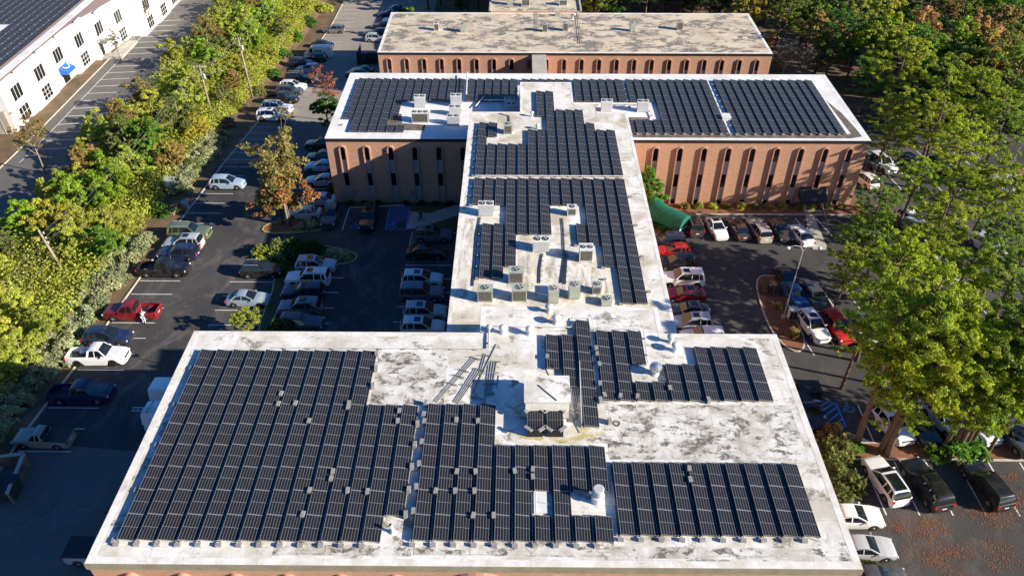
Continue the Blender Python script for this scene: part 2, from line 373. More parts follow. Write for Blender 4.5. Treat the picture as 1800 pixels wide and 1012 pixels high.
# stall markings
mk = MB()
for y in [43.5, 46.2, 49.0, 51.8, 54.6, 57.2, 59.9, 62.5, 65.1, 67.7, 70.3, 72.9, 75.5, 78.1, 80.6, 83.1, 85.7, 88.4, 91.0, 93.7, 96.3, 99.0, 101.6, 104.3, 107, 109.7, 112.3, 115]:
    ribbon(mk, [(-43.9, y), (-39.2, y)], .11, .012)
for k in range(26): ribbon(mk, [(-43, 121 + 2.7 * k), (-38, 121 + 2.7 * k)], .11, .012)
for k in range(12): ribbon(mk, [(-31, 125 + 2.7 * k), (-26, 125 + 2.7 * k)], .11, .012)
for y in [49.4, 52.1, 54.8, 57.5, 60.2, 62.9, 65.6, 68.3, 71.0, 73.8]: ribbon(mk, [(-13.4, y), (-7.6, y)], .11, .012)
for y in [59.9, 62.6, 65.3, 68.2, 71.1]: ribbon(mk, [(-26.0, y), (-20.3, y)], .11, .012)
for y in [62.2, 64.8, 67.5, 70.2]: ribbon(mk, [(-33.4, y), (-27.6, y)], .11, .012)
ribbon(mk, [(-22.4, 81.6), (-22.5, 87.1)], .12, .012)
for y in [84.4, 87.1, 89.8, 92.5, 95.2, 97.9]: ribbon(mk, [(-31.5, y), (-26.4, y)], .11, .012)
for k in range(7): ribbon(mk, [(23.5 + 2.72 * k + .05 * k, 79.6), (22.9 + 2.72 * k, 85.2)], .12, .012)
for y in [55.0, 57.7, 60.4, 63.1, 65.8, 68.5, 71.2, 73.9]: ribbon(mk, [(14.4, y), (20.2, y)], .11, .012)
for k in range(9): ribbon(mk, [(30.6 + 2.72 * k, 57.7), (30.1 + 2.72 * k, 63.2)], .12, .012)
for k in range(9): ribbon(mk, [(30.1 + 2.72 * k, 64.2), (29.6 + 2.72 * k, 69.6)], .12, .012)
for k in range(9): ribbon(mk, [(32.3 + 2.72 * k, 50.1), (31.9 + 2.72 * k, 45.2)], .12, .012)
for k in range(9): ribbon(mk, [(30.2 + 2.72 * k, 43.0), (30.3 + 2.72 * k, 37.6)], .12, .012)
for y in [34.6, 37.3, 32.0, 29.4]: ribbon(mk, [(21.5, y), (27.0, y)], .11, .012)
for k in range(8): ribbon(mk, [(50.6 + 2.72 * k, 97.4), (50.9 + 2.72 * k, 92.0)], .13, .012)
for k in range(8): ribbon(mk, [(50.4 + 2.72 * k, 100.5), (50.2 + 2.72 * k, 106.0)], .13, .012)
for k in range(20): ribbon(mk, [(-73.5, 104 + 2.75 * k), (-68.6, 104.6 + 2.75 * k)], .14, .012)
ribbon(mk, [(-73.5, 100), (-73.5, 200)], .12, .012)
o = link('stall_markings', mk.mesh('stall_markings', M['white_line'])); o['kind'] = 'structure'
mk = MB()
def hatch_zone(P, n, wd=.14):
    ribbon(mk, P, wd, .014, closed=True)
    a, b, c, d = [Vector(p) for p in P]
    for i in range(1, n):
        t = i / n; t2 = min(1, t + .35); p = a.lerp(b, t); q = d.lerp(c, t2) if t + .35 <= 1 else c.lerp(b, min(1, (t + .35 - 1) * 1.6))
        ribbon(mk, [tuple(p), tuple(q)], wd, .014)
def isa(x, y, s=.8, flip=1):
    T = lambda u, v: (x + u * s * flip, y + v * s)
    ribbon(mk, [T(.5 * math.cos(a), -.1 + .5 * math.sin(a)) for a in [R(130 + 20 * k) for k in range(13)]], .1, .014)
    ribbon(mk, [T(0, .75), T(0, .1), T(.5, .1), T(.75, -.5), T(.95, -.45)], .11, .014)
    ribbon(mk, [T(0, .4), T(.4, .4)], .1, .014)
    ribbon(mk, [T(.09 * math.cos(a), .95 + .09 * math.sin(a)) for a in [R(45 * k) for k in range(9)]], .12, .014)
hatch_zone([(-16.9, 81.9), (-17.1, 87.6), (-14.4, 87.8), (-14.3, 81.9)], 8)
hatch_zone([(27.4, 44.3), (28.4, 50.7), (30.3, 50.3), (30.0, 44.6)], 7)
isa(-21.0, 82.6); isa(-16.2, 82.8, .8); isa(31.3, 49.6, .8, -1)
o = link('blue_markings', mk.mesh('blue_markings', M['blue_line'])); o['kind'] = 'structure'
mk = MB(); hatch_zone([(-13.4, 76.8), (-13.4, 81.0), (-12.6, 81.2), (-12.4, 77.0)], 5, .12); ribbon(mk, [(-13.4, 81.2), (-7.2, 81.0)], .12, .014)
o = link('yellow_markings', mk.mesh('yellow_markings', M['yellow_line'])); o['kind'] = 'structure'
# kerbs
def kerb(name, pts, m, wd=.16, closed=False):
    mb = MB(); ribbon(mb, pts, wd, 0, .13, closed); o = link(name, mb.mesh(name, m)); o['kind'] = 'structure'
kerb('car_park_kerb', [(-44.4, -20), (-44.3, 60), (-43.9, 84), (-43.3, 100), (-43.2, 118), (-43.2, 150), (-42.3, 215)], M['curb'])
kerb('neighbour_kerb', [(-75.5, 60), (-75.5, 225)], M['curb'])
kerb('lawn_kerb', [(-22.4, 87.2), (-17.2, 87.8), (-14.4, 88.1)], M['curb'])
kerb('building_kerb', [(13.9, 86), (20.9, 86), (46.4, 86)], M['curb'])
kerb('bed_kerb', [(14, 76.9), (19.9, 77.2), (21.0, 77.9), (21.0, 78.6), (20.4, 80.2), (22.0, 82.2), (22.0, 85.9)], M['curb'], .3)
def island(name, pts, m, km=M['curb']):
    t = sheet(name, pts, .10, m); kerb(name + '_kerb', pts, km, .17, True)
def oval(pts, n=3):
    for _ in range(n):
        q = []
        for i in range(len(pts)):
            a, b = pts[i], pts[(i + 1) % len(pts)]
            q += [(a[0] * .75 + b[0] * .25, a[1] * .75 + b[1] * .25), (a[0] * .25 + b[0] * .75, a[1] * .25 + b[1] * .75)]
        pts = q
    return pts
island('tree_island', oval([(-32.6, 80.4), (-25.0, 81.4), (-24.0, 83.4), (-27.0, 84.6), (-32.6, 83.4)], 2), M['mulch'], M['curb_yellow'])
island('median_island', oval([(-33.5, 75.2), (-28.5, 78.8), (-19.6, 76.8), (-19.4, 74.0), (-26.4, 73.2), (-26.4, 60.5), (-27.8, 60.5), (-28.0, 73.0)], 2), M['grass'], M['curb_yellow'])
island('lamp_island', oval([(28.0, 72.2), (31.2, 71.6), (30.2, 66), (30.6, 60.0), (28.9, 57.6), (27.3, 60.6), (27.2, 66)], 2), M['mulch'])
island('middle_strip', [(30.8, 63.35), (62, 63.35), (62, 64.1), (30.8, 64.1)], M['mulch'])
island('pine_strip', [(28.2, 43.2), (62, 43.2), (62, 45.0), (28.2, 45.0)], M['mulch'])
island('corner_bed', oval([(20.4, 44.6), (29.2, 43.9), (28.3, 39.2), (26.8, 39.4), (24, 40), (20.4, 40)], 1), M['mulch'])
island('side_strip', [(46.6, 97.9), (75, 97.4), (75, 99.4), (46.6, 99.9)], M['mulch'])
island('east_strip', [(72, 60), (76, 60), (76, 96), (72, 96)], M['mulch'])
sheet('woodland_floor', rect(46, 118, 260, 300), .004, M['soil'])

# ------------------------------------------------------------------ buildings
_wm = {}
def window_meshes(zb, bands_):
    k = (zb, tuple(bands_))
    if k in _wm: return _wm[k]
    ro, ri, p = .47, .33, .24                                   # surround outer, inner, projection; arch centre at z=-1.45
    mb = MB(); n = 10; zc = -1.45
    out = [(-ro, zb)] + [(-ro * math.cos(math.pi * i / n), zc + ro * math.sin(math.pi * i / n)) for i in range(n + 1)] + [(ro, zb)]
    inn = [(-ri, zb)] + [(-ri * math.cos(math.pi * i / n), zc + ri * math.sin(math.pi * i / n)) for i in range(n + 1)] + [(ri, zb)]
    m = len(out); vs = [(x, -p, z) for x, z in out] + [(x, -p, z) for x, z in inn] + [(x, .02, z) for x, z in out] + [(x, .02, z) for x, z in inn]
    fs = []
    for i in range(m - 1):
        fs += [(i, m + i, m + i + 1, i + 1), (2 * m + i, i, i + 1, 2 * m + i + 1), (m + i, 3 * m + i, 3 * m + i + 1, m + i + 1)]
    mb.add(vs, fs); sur = mb.mesh('window_surround', M['brick_trim'])
    gl = []; 
    for kind, z1, z0 in bands_:
        b = MB()
        if z1 is None:
            b.prism([(0, 0)], 0, 0) if False else None
            pts = [(-ri, z0)] + [(-ri * math.cos(math.pi * i / n), zc + ri * math.sin(math.pi * i / n)) for i in range(n + 1)] + [(ri, z0)]
            b.add([(x, -.012, z) for x, z in pts], [tuple(range(len(pts)))[::-1]])
            b.box(-.02, -.05, z0, .02, -.013, zc)
        else: b.box(-ri + .003, -.03 if kind == 's' else -.012, z0, ri - .003, .01, z1)
        gl.append((kind, b.mesh('spandrel' if kind == 's' else 'window_glass', M['spandrel' if kind == 's' else 'glass'])))
    _wm[k] = (sur, gl); return _wm[k]
def windows(root, xs_, yw, zt, zbot, bs):
    for x in xs_:
        sur, gl = window_meshes(zbot, bs)
        w_ = link('window', sur, root, (x, yw, zt))
        for kind, me in gl: link('spandrel' if kind == 's' else 'glass_pane', me, w_)
B3W = [('g', None, -3.1), ('s', -3.1, -5.1), ('g', -5.1, -7.0), ('s', -7.0, -9.0), ('g', -9.0, -10.9)]
def coping(mb, x0, y0, x1, y1, z, sides='FBLR', wd=.38, hgt=.012):
    e = .06
    if 'F' in sides: mb.box(x0 - e, y0 - e, z - .3, x1 + e, y0 + wd, z + hgt)
    if 'B' in sides: mb.box(x0 - e, y1 - wd, z - .3, x1 + e, y1 + e, z + hgt)
    if 'L' in sides: mb.box(x0 - e, y0 + wd, z - .3, x0 + wd, y1 - wd, z + hgt - .004)
    if 'R' in sides: mb.box(x1 - wd, y0 + wd, z - .3, x1 + e, y1 - wd, z + hgt - .004)
def flat(root, name, poly, z, m):
    mb = MB(); mb.add([(x, y, z) for x, y in ccw(poly)], [tuple(range(len(poly)))]); return link(name, mb.mesh(name, m), root)
Z1, ZC, Z2, Z3 = 19.5, 14.0, 11.0, 4.4
# near building
b1 = thing('office_building', 'near brick office block whose white roof carries the biggest solar arrays', 'building')
X10, X11, Y10, Y11 = -24.5, 19.65, 24.15, 43.5
bx0, bx1, by1 = W(845, 583, Z1)[0], W(1163, 583, Z1)[0], W(1000, 540, Z1)[1]
mb = MB(); mb.box(X10, Y10, 3.5, X11, Y11, Z1 - .02); mb.box(bx0, Y11, ZC + .03, bx1, by1, Z1 - .022); link('wall', mb.mesh('wall1', M['brick']), b1)
flat(b1, 'roof', [(X10 + .2, Y10 + .2), (X11 - .2, Y10 + .2), (X11 - .2, Y11 - .2), (bx1 - .2, Y11 - .2), (bx1 - .2, by1 - .2), (bx0 + .2, by1 - .2), (bx0 + .2, Y11 - .2), (X10 + .2, Y11 - .2)], Z1, M['roof1'])
mb = MB(); coping(mb, X10, Y10, X11, Y11, Z1, 'FLR')
e = .06; mb.box(X10 - e, Y11 - .38, Z1 - .3, bx0 - e, Y11 + e, Z1 + .012); mb.box(bx1 + e, Y11 - .38, Z1 - .3, X11 + e, Y11 + e, Z1 + .012)
mb.box(bx0 - e, Y11 - .38, Z1 - .3, bx0 + .3, by1 - .3, Z1 + .01); mb.box(bx1 - .3, Y11 - .38, Z1 - .3, bx1 + e, by1 - .3, Z1 + .01); mb.box(bx0 - e, by1 - .3, Z1 - .3, bx1 + e, by1 + e, Z1 + .012)
link('coping', mb.mesh('coping1', M['coping']), b1)
mb = MB(); mb.box(X10 - .1, Y10 - .1, Z1 - .55, X11 + .1, Y10 - .062, Z1 + .02); link('fascia', mb.mesh('fascia1', M['fascia']), b1)
flat(b1, 'roof_patch', [(6.0, 31.7), (18.8, 31.7), (18.8, 36.4), (6.2, 36.4), (5.9, 34.2), (2.6, 33.0), (6.0, 33.0)], Z1 + .006, M['roof1b'])
flat(b1, 'roof_patch', [(-10.1, 36.3), (-5.0, 36.3), (-5.0, 41.4), (-10.1, 41.4)], Z1 + .006, M['roof1b'])
flat(b1, 'roof_patch', [(-5.9, 24.8), (19.2, 24.6), (19.2, 25.4), (-5.9, 25.5)], Z1 + .006, M['roof1b'])
flat(b1, 'roof_patch', [(-14.0, 24.7), (-6.0, 24.7), (-6.0, 25.4), (-14.0, 25.4)], Z1 + .005, M['roof1b'])
flat(b1, 'roof_patch', [W(880, 752, Z1), W(925, 772, Z1), W(1000, 778, Z1), W(1062, 766, Z1), W(1050, 744, Z1), W(1012, 738, Z1), W(990, 770, Z1), W(925, 765, Z1)], Z1 + .0085, M['moss'])
mr = MB(); xr, yr = W(1083, 744, Z1); q = [(xr + r_ * math.cos(a) * (1 + .12 * math.sin(3 * a)), yr + r_ * math.sin(a), Z1 + .009) for a in [k * math.pi / 12 for k in range(24)] for r_ in (.13, .27)]
mr.add(q, [(2 * k, 2 * k + 1, (2 * k + 3) % 48, (2 * k + 2) % 48) for k in range(24)]); link('tar_ring', mr.mesh('tar_ring', M['grille']), b1)
windows(b1, [x for x in (W(p, 1000, Z1)[0] for p in (213, 307, 402, 496, 592, 690, 975, 1070, 1165, 1260, 1355, 1450)) if x < X11 - .6], Y10, Z1, -13.5, B3W)
mb = MB(); xc = W(836, 1000, Z1)[0]; n = 16
for i in range(n):
    a0, a1 = math.pi * i / n, math.pi * (i + 1) / n
    q = [(xc - r_ * math.cos(a), Z1 - 3.0 + r_ * math.sin(a)) for a in (a0, a1) for r_ in (2.0, 2.3)]
    mb.add([(x, Y10 - .25, z) for x, z in q] + [(x, Y10 + .02, z) for x, z in q], [(0, 1, 3, 2), (1, 5, 7, 3), (0, 2, 6, 4)])
link('entrance_arch', mb.mesh('entrance_arch', M['brick_trim']), b1)
mb = MB(); mb.box(xc - .75, Y10 - .5, Z1 - 1.75, xc + .75, Y10 - .02, Z1 - 1.0); link('entrance_sign', mb.mesh('entrance_sign', M['white_metal']), b1)
# connector
bc = thing('connector_wing', 'long connector block joining the near and middle office buildings, solar panels and condensers on top', 'building')
XC0, XC1 = -6.0, 13.8
mb = MB(); mb.box(XC0, Y11 + .01, .5, XC1, 88.85, ZC - .02)
pc = [W(*p, ZC) for p in ((823, 197), (915, 199), (915, 145), (1003, 145), (1007, 183), (1046, 184), (1046, 198), (1101, 198))]
Yb = pc[0][1]; yk = pc[2][1]
mb.box(XC0 + .001, 88.86, Z2 + .02, XC1 - .001, Yb, ZC - .021); mb.box(pc[1][0], Yb + .001, Z2 + .02, pc[3][0], yk, ZC - .022); mb.box(pc[3][0] + .001, Yb + .001, Z2 + .02, pc[5][0], pc[4][1], ZC - .023)
link('wall', mb.mesh('wallc', M['brick']), bc)
flat(bc, 'roof', [(XC0 + .2, Y11 + .02), (XC1 - .2, Y11 + .02), (XC1 - .2, Yb - .2), (pc[5][0] - .1, Yb - .2), (pc[5][0] - .1, pc[4][1] - .1), (pc[3][0] - .1, pc[4][1] - .1), (pc[3][0] - .1, yk - .1), (pc[1][0] + .1, yk - .1), (pc[1][0] + .1, Yb - .2), (XC0 + .2, Yb - .2)], ZC, M['roofc'])
flat(bc, 'roof_patch', [W(908, 432, ZC), W(1062, 476, ZC), W(1072, 530, ZC), W(890, 506, ZC), W(893, 474, ZC)], ZC + .006, M['stain'])
flat(bc, 'roof_patch', [W(838, 384, ZC), W(818, 384, ZC), W(800, 520, ZC), W(828, 520, ZC)], ZC + .006, M['stain'])
mb = MB(); mb.box(XC0 - .06, Y11 + .07, ZC - .3, XC0 + .3, Yb - .3, ZC + .009); mb.box(XC1 - .3, Y11 + .07, ZC - .3, XC1 + .06, Yb - .3, ZC + .009)
mb.box(XC0 - .06, Yb - .3, ZC - .3, pc[1][0] - .06, Yb + .06, ZC + .012); mb.box(pc[5][0] + .06, Yb - .3, ZC - .3, XC1 + .06, Yb + .06, ZC + .012)
mb.box(pc[1][0] - .06, Yb - .1, ZC - .3, pc[1][0] + .2, yk - .2, ZC + .03); mb.box(pc[1][0] - .06, yk - .2, ZC - .3, pc[3][0] + .06, yk + .06, ZC + .012); mb.box(pc[3][0] - .2, pc[4][1], ZC - .3, pc[3][0] + .06, yk - .2, ZC + .008)
link('coping', mb.mesh('copingc', M['coping']), bc)
# middle building
X20, X21, Y20, Y21 = -24.6, 44.95, 88.9, 108.4
b2 = thing('office_building', 'middle brick office block with tall arched window strips and a wide solar roof', 'building')
mb = MB(); mb.box(X20, Y20, -1.5, X21, Y21, Z2 - .02); link('wall', mb.mesh('wall2', M['brick']), b2)
flat(b2, 'roof', rect(X20 + .2, Y20 + .2, X21 - .2, Y21 - .2), Z2, M['roof2'])
flat(b2, 'roof_patch', [(14.2, 89.2), (42.5, 89.4), (44.2, 89.9), (44.1, 92.0), (43.6, 96.5), (42.6, 100.2), (43.0, 90.6), (14.2, 90.4)], Z2 + .006, M['roofdark'])
flat(b2, 'roof_patch', [(12.9, 93.9), (17.5, 93.7), (17.6, 94.9), (13.8, 95.0), (13.0, 95.4)], Z2 + .006, M['roofdark'])
flat(b2, 'roof_patch', [(-16.1, 91.2), (-12.2, 91.0), (-12.0, 92.6), (-15.2, 93.0), (-15.6, 95.6), (-17.6, 95.8), (-17.4, 92)], Z2 + .006, M['roofdark'])
flat(b2, 'roof_patch', [(-22.4, 105.9), (-19.5, 105.9), (-19.6, 106.5), (-22.3, 106.6)], Z2 + .006, M['roofdark'])
mb = MB(); coping(mb, X20, Y20, X21, Y21, Z2, wd=.5, hgt=.012); link('coping', mb.mesh('coping2', M['roof2']), b2)
mb = MB(); mb.box(X20 - .08, Y20 - .08, Z2 - .42, X21 + .08, Y20 - .062, Z2 - .02); link('fascia', mb.mesh('fascia2', M['black']), b2)
wx = [W(596 + 43.17 * k, 252, Z2)[0] for k in range(22)]
windows(b2, [x for x in wx if x < XC0 - .3], Y20, Z2, -9.2, B3W[:4])
windows(b2, [x for x in wx if x > XC1 + .3], Y20, Z2, -10.9, B3W)
# far building
X30, X31, Y30, Y31 = -24.6, 44.5, 131.6, 150.6
b3 = thing('office_building', 'far brick office block under a bare cream roof with peeling patches', 'building')
mb = MB(); mb.box(X30, Y30, -9, X31, Y31, Z3 - .02); link('wall', mb.mesh('wall3', M['brick']), b3)
flat(b3, 'roof', rect(X30 + .2, Y30 + .2, X31 - .2, Y31 - .2), Z3, M['roof3'])
mb = MB(); coping(mb, X30, Y30, X31, Y31, Z3, wd=.45, hgt=.012); link('coping', mb.mesh('coping3', M['coping']), b3)
mb = MB(); mb.box(X30 - .08, Y30 - .08, Z3 - .42, X31 + .08, Y30 - .062, Z3 - .02); link('fascia', mb.mesh('fascia3', M['black']), b3)
lx = [W(680 + 31.3 * k, 100, Z3)[0] for k in range(22)]
windows(b3, lx, Y30, Z3, -7.5, B3W[:4])
# covered bridge and rear connector
br = thing('covered_bridge', 'narrow pale roofed bridge crossing the gap in front of the far building', 'bridge')
q0 = W(935, 96, 4.1)[0]; q1 = W(960, 96, 4.1)[0]
mb = MB(); mb.box(q0, Y21 + .1, 3.75, q1, Y30 - .1, 4.1); link('roof', mb.mesh('bridge_roof', M['concrete']), br)
mb = MB(); mb.box(q0 + .15, Y21 + .1, 0, q1 - .15, Y30 - .1, 3.74); link('wall', mb.mesh('bridge_wall', M['brick']), br)
r3 = thing('rear_wing', 'cluttered white roofed wing running back from the far office building', 'building')
a_, c_ = W(860, 22, Z3)[0], W(1022, 22, Z3)[0]
mb = MB(); mb.box(a_, Y31 + .1, -9, c_, 205, Z3 + .3); link('wall', mb.mesh('wallr', M['brick']), r3)
flat(r3, 'roof', rect(a_, Y31 + .1, c_, 205), Z3 + .32, M['roof3'])
mb = MB(); mb.box(a_ - .05, Y31 + .1, Z3, a_ + .3, 205, Z3 + .6); mb.box(c_ - .3, Y31 + .1, Z3, c_ + .05, 205, Z3 + .6); link('coping', mb.mesh('copingr', M['concrete']), r3)

# white building across the tree belt
wb = thing('warehouse', 'white stucco warehouse with stepped parapet and blue door awning across the trees', 'building')
XW = -78.7; BAY = [(109.8, 116.9, -78.7), (116.9, 124.0, -78.48), (124.0, 131.0, -78.7), (131.0, 137.0, -77.9), (137.0, 142.2, -76.7), (142.2, 148.4, -75.5)] + [(148.4 + 6.6 * k, 155.0 + 6.6 * k, -72.6 + .22 * (k % 2)) for k in range(11)]
mb = MB()
for k, (ya, yb, xw) in enumerate(BAY):
    zt_ = 7.75 + (k % 2) * .28; mb.box(-140, ya + .001, -1, xw, yb, zt_); mb.box(xw - .3, yb - 2.0, zt_ + .001, xw - .002, yb - .01, zt_ + .35)
link('wall', mb.mesh('wallw', M['white_wall']), wb)
flat(wb, 'roof', [(-139, 110.2), (-79.1, 110.2), (-79.1, 131.1), (-78.3, 137.1), (-77.1, 142.3), (-75.9, 148.5), (-73.0, 148.6), (-73.0, 220), (-139, 220)], 8.06, M['pink_felt'])
flat(wb, 'roof_patch', rect(-124, 111.3, XW - 3.6, 222), 8.072, M['roof2'])
mb = MB(); mb.box(XW - 2.4, 111, 8.0, XW - .9, 148, 8.12); mb.box(XW + 2.4, 149.5, 8.0, XW + 5.0, 218, 8.12); link('roof_edge', mb.mesh('roof_edge', M['roof2']), wb)
def wwin(y, z0, z1, n, rows, X):
    f = MB(); f.box(X, y - 1.45, z0 - .08, X + .05, y + 1.45, z1 + .08); fr = link('window', f.mesh('window_frame', M['white_metal']), wb)
    b = MB(); wd = 2.8 / n; hh = (z1 - z0) / rows
    for i in range(n):
        for j in range(rows): b.box(X + .05, y - 1.4 + i * wd + .06, z0 + j * hh + .04, X + .06, y - 1.4 + (i + 1) * wd - .06, z0 + (j + 1) * hh - .04)
    link('glass_pane', b.mesh('pane', M['glass']), fr)
for k, (ya, yb, xw) in enumerate(BAY):
    yy = ya + (yb - ya) * .52; wwin(yy, 4.3, 6.5, 3, 1, xw)
    if k == 2:
        d = MB(); d.box(xw, yy - .9, .5, xw + .05, yy + 1.2, 2.7); link('door', d.mesh('door', M['glass']), wb)
        a = MB(); a.add([(xw, yy - 1.5, 3.5), (xw + 1.4, yy - 1.5, 2.8), (xw + 1.4, yy + 1.5, 2.8), (xw, yy + 1.5, 3.5), (xw, yy - 1.5, 2.5), (xw + 1.4, yy - 1.5, 2.4), (xw + 1.4, yy + 1.5, 2.4), (xw, yy + 1.5, 2.5)],
                   [(0, 1, 2, 3), (0, 4, 5, 1), (1, 5, 6, 2), (2, 6, 7, 3)]); aw = link('awning', a.mesh('awning', M['blue_canvas']), wb)
        l = MB(); P_ = [(xw + .3 + .65 * math.sin(u), yy - .5 + .8 * (1 - math.cos(u))) for u in [R(20 * i) for i in range(10)]]
        l.tube([(x, yv, 3.53 - (x - xw) * .5) for x, yv in P_], .08, 6); link('awning_emblem', l.mesh('awning_emblem', M['white_metal']), aw)
    elif k == 4:
        d = MB(); d.box(xw, yy - 1.6, .9, xw + .05, yy - .6, 3.0); link('door', d.mesh('door', M['glass']), wb); d = MB(); d.box(xw + .05, yy - 2.0, 3.2, xw + 1.4, yy + .2, 3.35); link('door_hood', d.mesh('hood', M['concrete']), wb)
        d = MB(); d.box(xw + .06, yy - 2.2, -.2, xw + 3.6, yy - .2, .85); d.box(xw + 1.2, yy - .19, -.2, xw + 3.6, yy + 5.5, .84); link('entrance_ramp', d.mesh('ramp', M['concrete']), wb)
        d = MB()
        for q in range(8): d.tube([(xw + 3.5, yy - 2.1 + q, .8), (xw + 3.5, yy - 2.1 + q, 1.8)], .03, 4)
        d.tube([(xw + 3.5, yy - 2.1, 1.8), (xw + 3.5, yy + 5.0, 1.8)], .03, 4); link('ramp_rail', d.mesh('rr', M['galv']), wb)
    else: wwin(yy, .95, 3.1, 3, 2 + k % 2, xw)
# low retaining wall in front of it
rw = thing('retaining_wall', 'low panelled concrete wall beside the corner of the white warehouse', 'wall', (0, 0, 0))
mb = MB(); mb.box(-110, 108.9, -.5, XW - .2, 109.3, 4.2)
for x in range(-110, -79, 3): mb.box(x, 108.84, -.4, x + .06, 108.9, 4.2)
link('wall_slab', mb.mesh('rw', M['concrete']), rw)

# ------------------------------------------------------------------ solar modules
PX, PY, PW, PL = 1.19, 1.755, 1.04, 1.72
TILT = R(10); HI, LO = .30, .12
def panel_geo():
    """frame geometry and cell quad of one module, high edge at x=0"""
    ct, st = math.cos(TILT), math.sin(TILT)
    def T(u, v, w): return (u * ct - w * st * -1 * 0 + w * st, v, HI - u * st + w * ct)
    f = []; vs = []
    def bx(u0, v0, w0, u1, v1, w1):
        o = len(vs); vs.extend([T(u0, v0, w0), T(u1, v0, w0), T(u1, v1, w0), T(u0, v1, w0), T(u0, v0, w1), T(u1, v0, w1), T(u1, v1, w1), T(u0, v1, w1)])
        f.extend([tuple(i + o for i in q) for q in [(0, 3, 2, 1), (4, 5, 6, 7), (0, 1, 5, 4), (1, 2, 6, 5), (2, 3, 7, 6), (3, 0, 4, 7)]])
    b = .016
    bx(0, 0, -.035, PW, b, 0); bx(0, PL - b, -.035, PW, PL, 0); bx(0, b, -.035, b, PL - b, 0); bx(PW - b, b, -.035, PW, PL - b, 0)
    bx(-.03, PL + .002, -.05, PW - .03, PL + .033, -.012)
    for v in (.0, PL - .05):       # rear prop and front foot
        o = len(vs); vs.extend([(0.02, v, 0.0), (.06, v, 0.0), (.06, v + .05, 0.0), (.02, v + .05, 0.0), (0.02, v, HI - .05), (.06, v, HI - .05), (.06, v + .05, HI - .05), (.02, v + .05, HI - .05)])
        f.extend([tuple(i + o for i in q) for q in [(0, 1, 5, 4), (1, 2, 6, 5), (2, 3, 7, 6), (3, 0, 4, 7)]])
        o = len(vs); vs.extend([(PW - .1, v, 0), (PW - .04, v, 0), (PW - .04, v + .05, 0), (PW - .1, v + .05, 0), (PW - .1, v, LO - .04), (PW - .04, v, LO - .04), (PW - .04, v + .05, LO - .04), (PW - .1, v + .05, LO - .04)])
        f.extend([tuple(i + o for i in q) for q in [(0, 1, 5, 4), (1, 2, 6, 5), (2, 3, 7, 6), (3, 0, 4, 7)]])
    o = len(vs); vs.extend([(-.005, .0, HI - .06), (-.005, PL, HI - .06), (-.12, PL, .02), (-.12, .0, .02)]); DEFL = (o, o + 1, o + 2, o + 3)
    f.append(DEFL)
    cell = [T(b, b, -.004), T(PW - b, b, -.004), T(PW - b, PL - b, -.004), T(b, PL - b, -.004)]
    uv = [(b, b), (PW - b, b), (PW - b, PL - b), (b, PL - b)]
    return vs, f, cell, uv
PV, PF, PC, PU = panel_geo()
def uvmesh(name, vs, fs, uvs, m):
    me = bpy.data.meshes.new(name); me.from_pydata(vs, [], fs); me.materials.append(m) if not isinstance(m, list) else [me.materials.append(q) for q in m]
    l = me.uv_layers.new(name='UVMap'); l.data.foreach_set('uv', [c for u in uvs for c in u]); me.update(); return me
me_frame = bpy.data.meshes.new('module_frame'); me_frame.from_pydata(PV, [], PF); me_frame.materials.append(M['pvframe']); me_frame.materials.append(M['black']); me_frame.polygons[len(PF) - 1].material_index = 1; me_frame.update()
me_cells = uvmesh('module_cells', PC, [(0, 1, 2, 3)], PU, M['pv'])
PANELS = []     # x, y, z, description
def block(x0, ybot, z, cols, rows, skip=(), name='', ends='van'):
    """cols: number of columns or list, rows: callable col -> list of rows from the front"""
    for c in cols:
        for r_ in rows(c):
            if (c, r_) in skip: continue
            PANELS.append((x0 + PX * c, ybot + PY * r_, z, c, r_, name))
zb1 = Z1 + .03
block(-23.18, 25.5, zb1, range(14), lambda c: ([0] if c < 13 else []) + list(range(1, 6)) + (list(range(6, 9)) if c < 11 else []), name='the widest array')
block(-5.98, 25.6, zb1, range(10), lambda c: range(6 if c < 4 else 4), skip={(6, 1), (8, 1), (9, 1)}, name='the notched centre array')
block(6.15, 26.05, zb1, range(10), lambda c: range(3), name='the three-row array')
block(2.22, 36.10, zb1, [0], lambda c: [2, 3], name='the stepped rear array')
block(2.22, 36.10, zb1, [1], lambda c: [1, 2, 3], name='the stepped rear array')
block(2.17, 34.25, zb1, [2], lambda c: range(6), name='the stepped rear array')
block(2.45, 36.60, zb1, [3, 4], lambda c: range(4), name='the stepped rear array')
block(2.45, 36.60, zb1, [5], lambda c: [0, 2, 3], name='the stepped rear array')
block(2.45, 36.60, zb1, [6], lambda c: [0], name='the stepped rear array')
block(2.45, 36.60, zb1, [7, 8], lambda c: [0, 1], name='the stepped rear array')
block(2.45, 36.64, zb1, [9, 10, 11, 12], lambda c: [0, 1, 2], name='the stepped rear array')
zc = ZC + .03
up = {0: range(7), 1: [0, 1, 2, 3, 5, 6], 2: range(4), 3: range(4), 4: range(4), 5: range(6), 6: [0, 1, 2, 3, 4, 5, 8, 9, 10, 11], 7: range(12), 8: range(9), 9: range(9), 10: range(9), 11: range(7), 12: range(6), 13: range(6)}
block(-4.70, 74.9, zc, range(14), lambda c: up[c], name='upper connector array')
lo = {0: range(3), 1: [0, 1, 2, 5, 6, 7, 8, 9], 2: [0, 1, 2, 5, 6, 7, 8, 9], 3: range(9), 4: range(6), 5: range(6), 6: range(6), 7: range(3), 8: range(3), 9: [0, 1, 2, 5, 6], 10: range(7), 11: range(9), 12: range(12), 13: range(12)}
block(-4.70, 53.24, zc, range(14), lambda c: [11 - k for k in lo[c]], name='the lower connector array')
z2 = Z2 + .03
b2t = 106.15
def b2rows(a, b): return [8 - k for k in range(a, b)]
b2b = b2t - 9 * PY
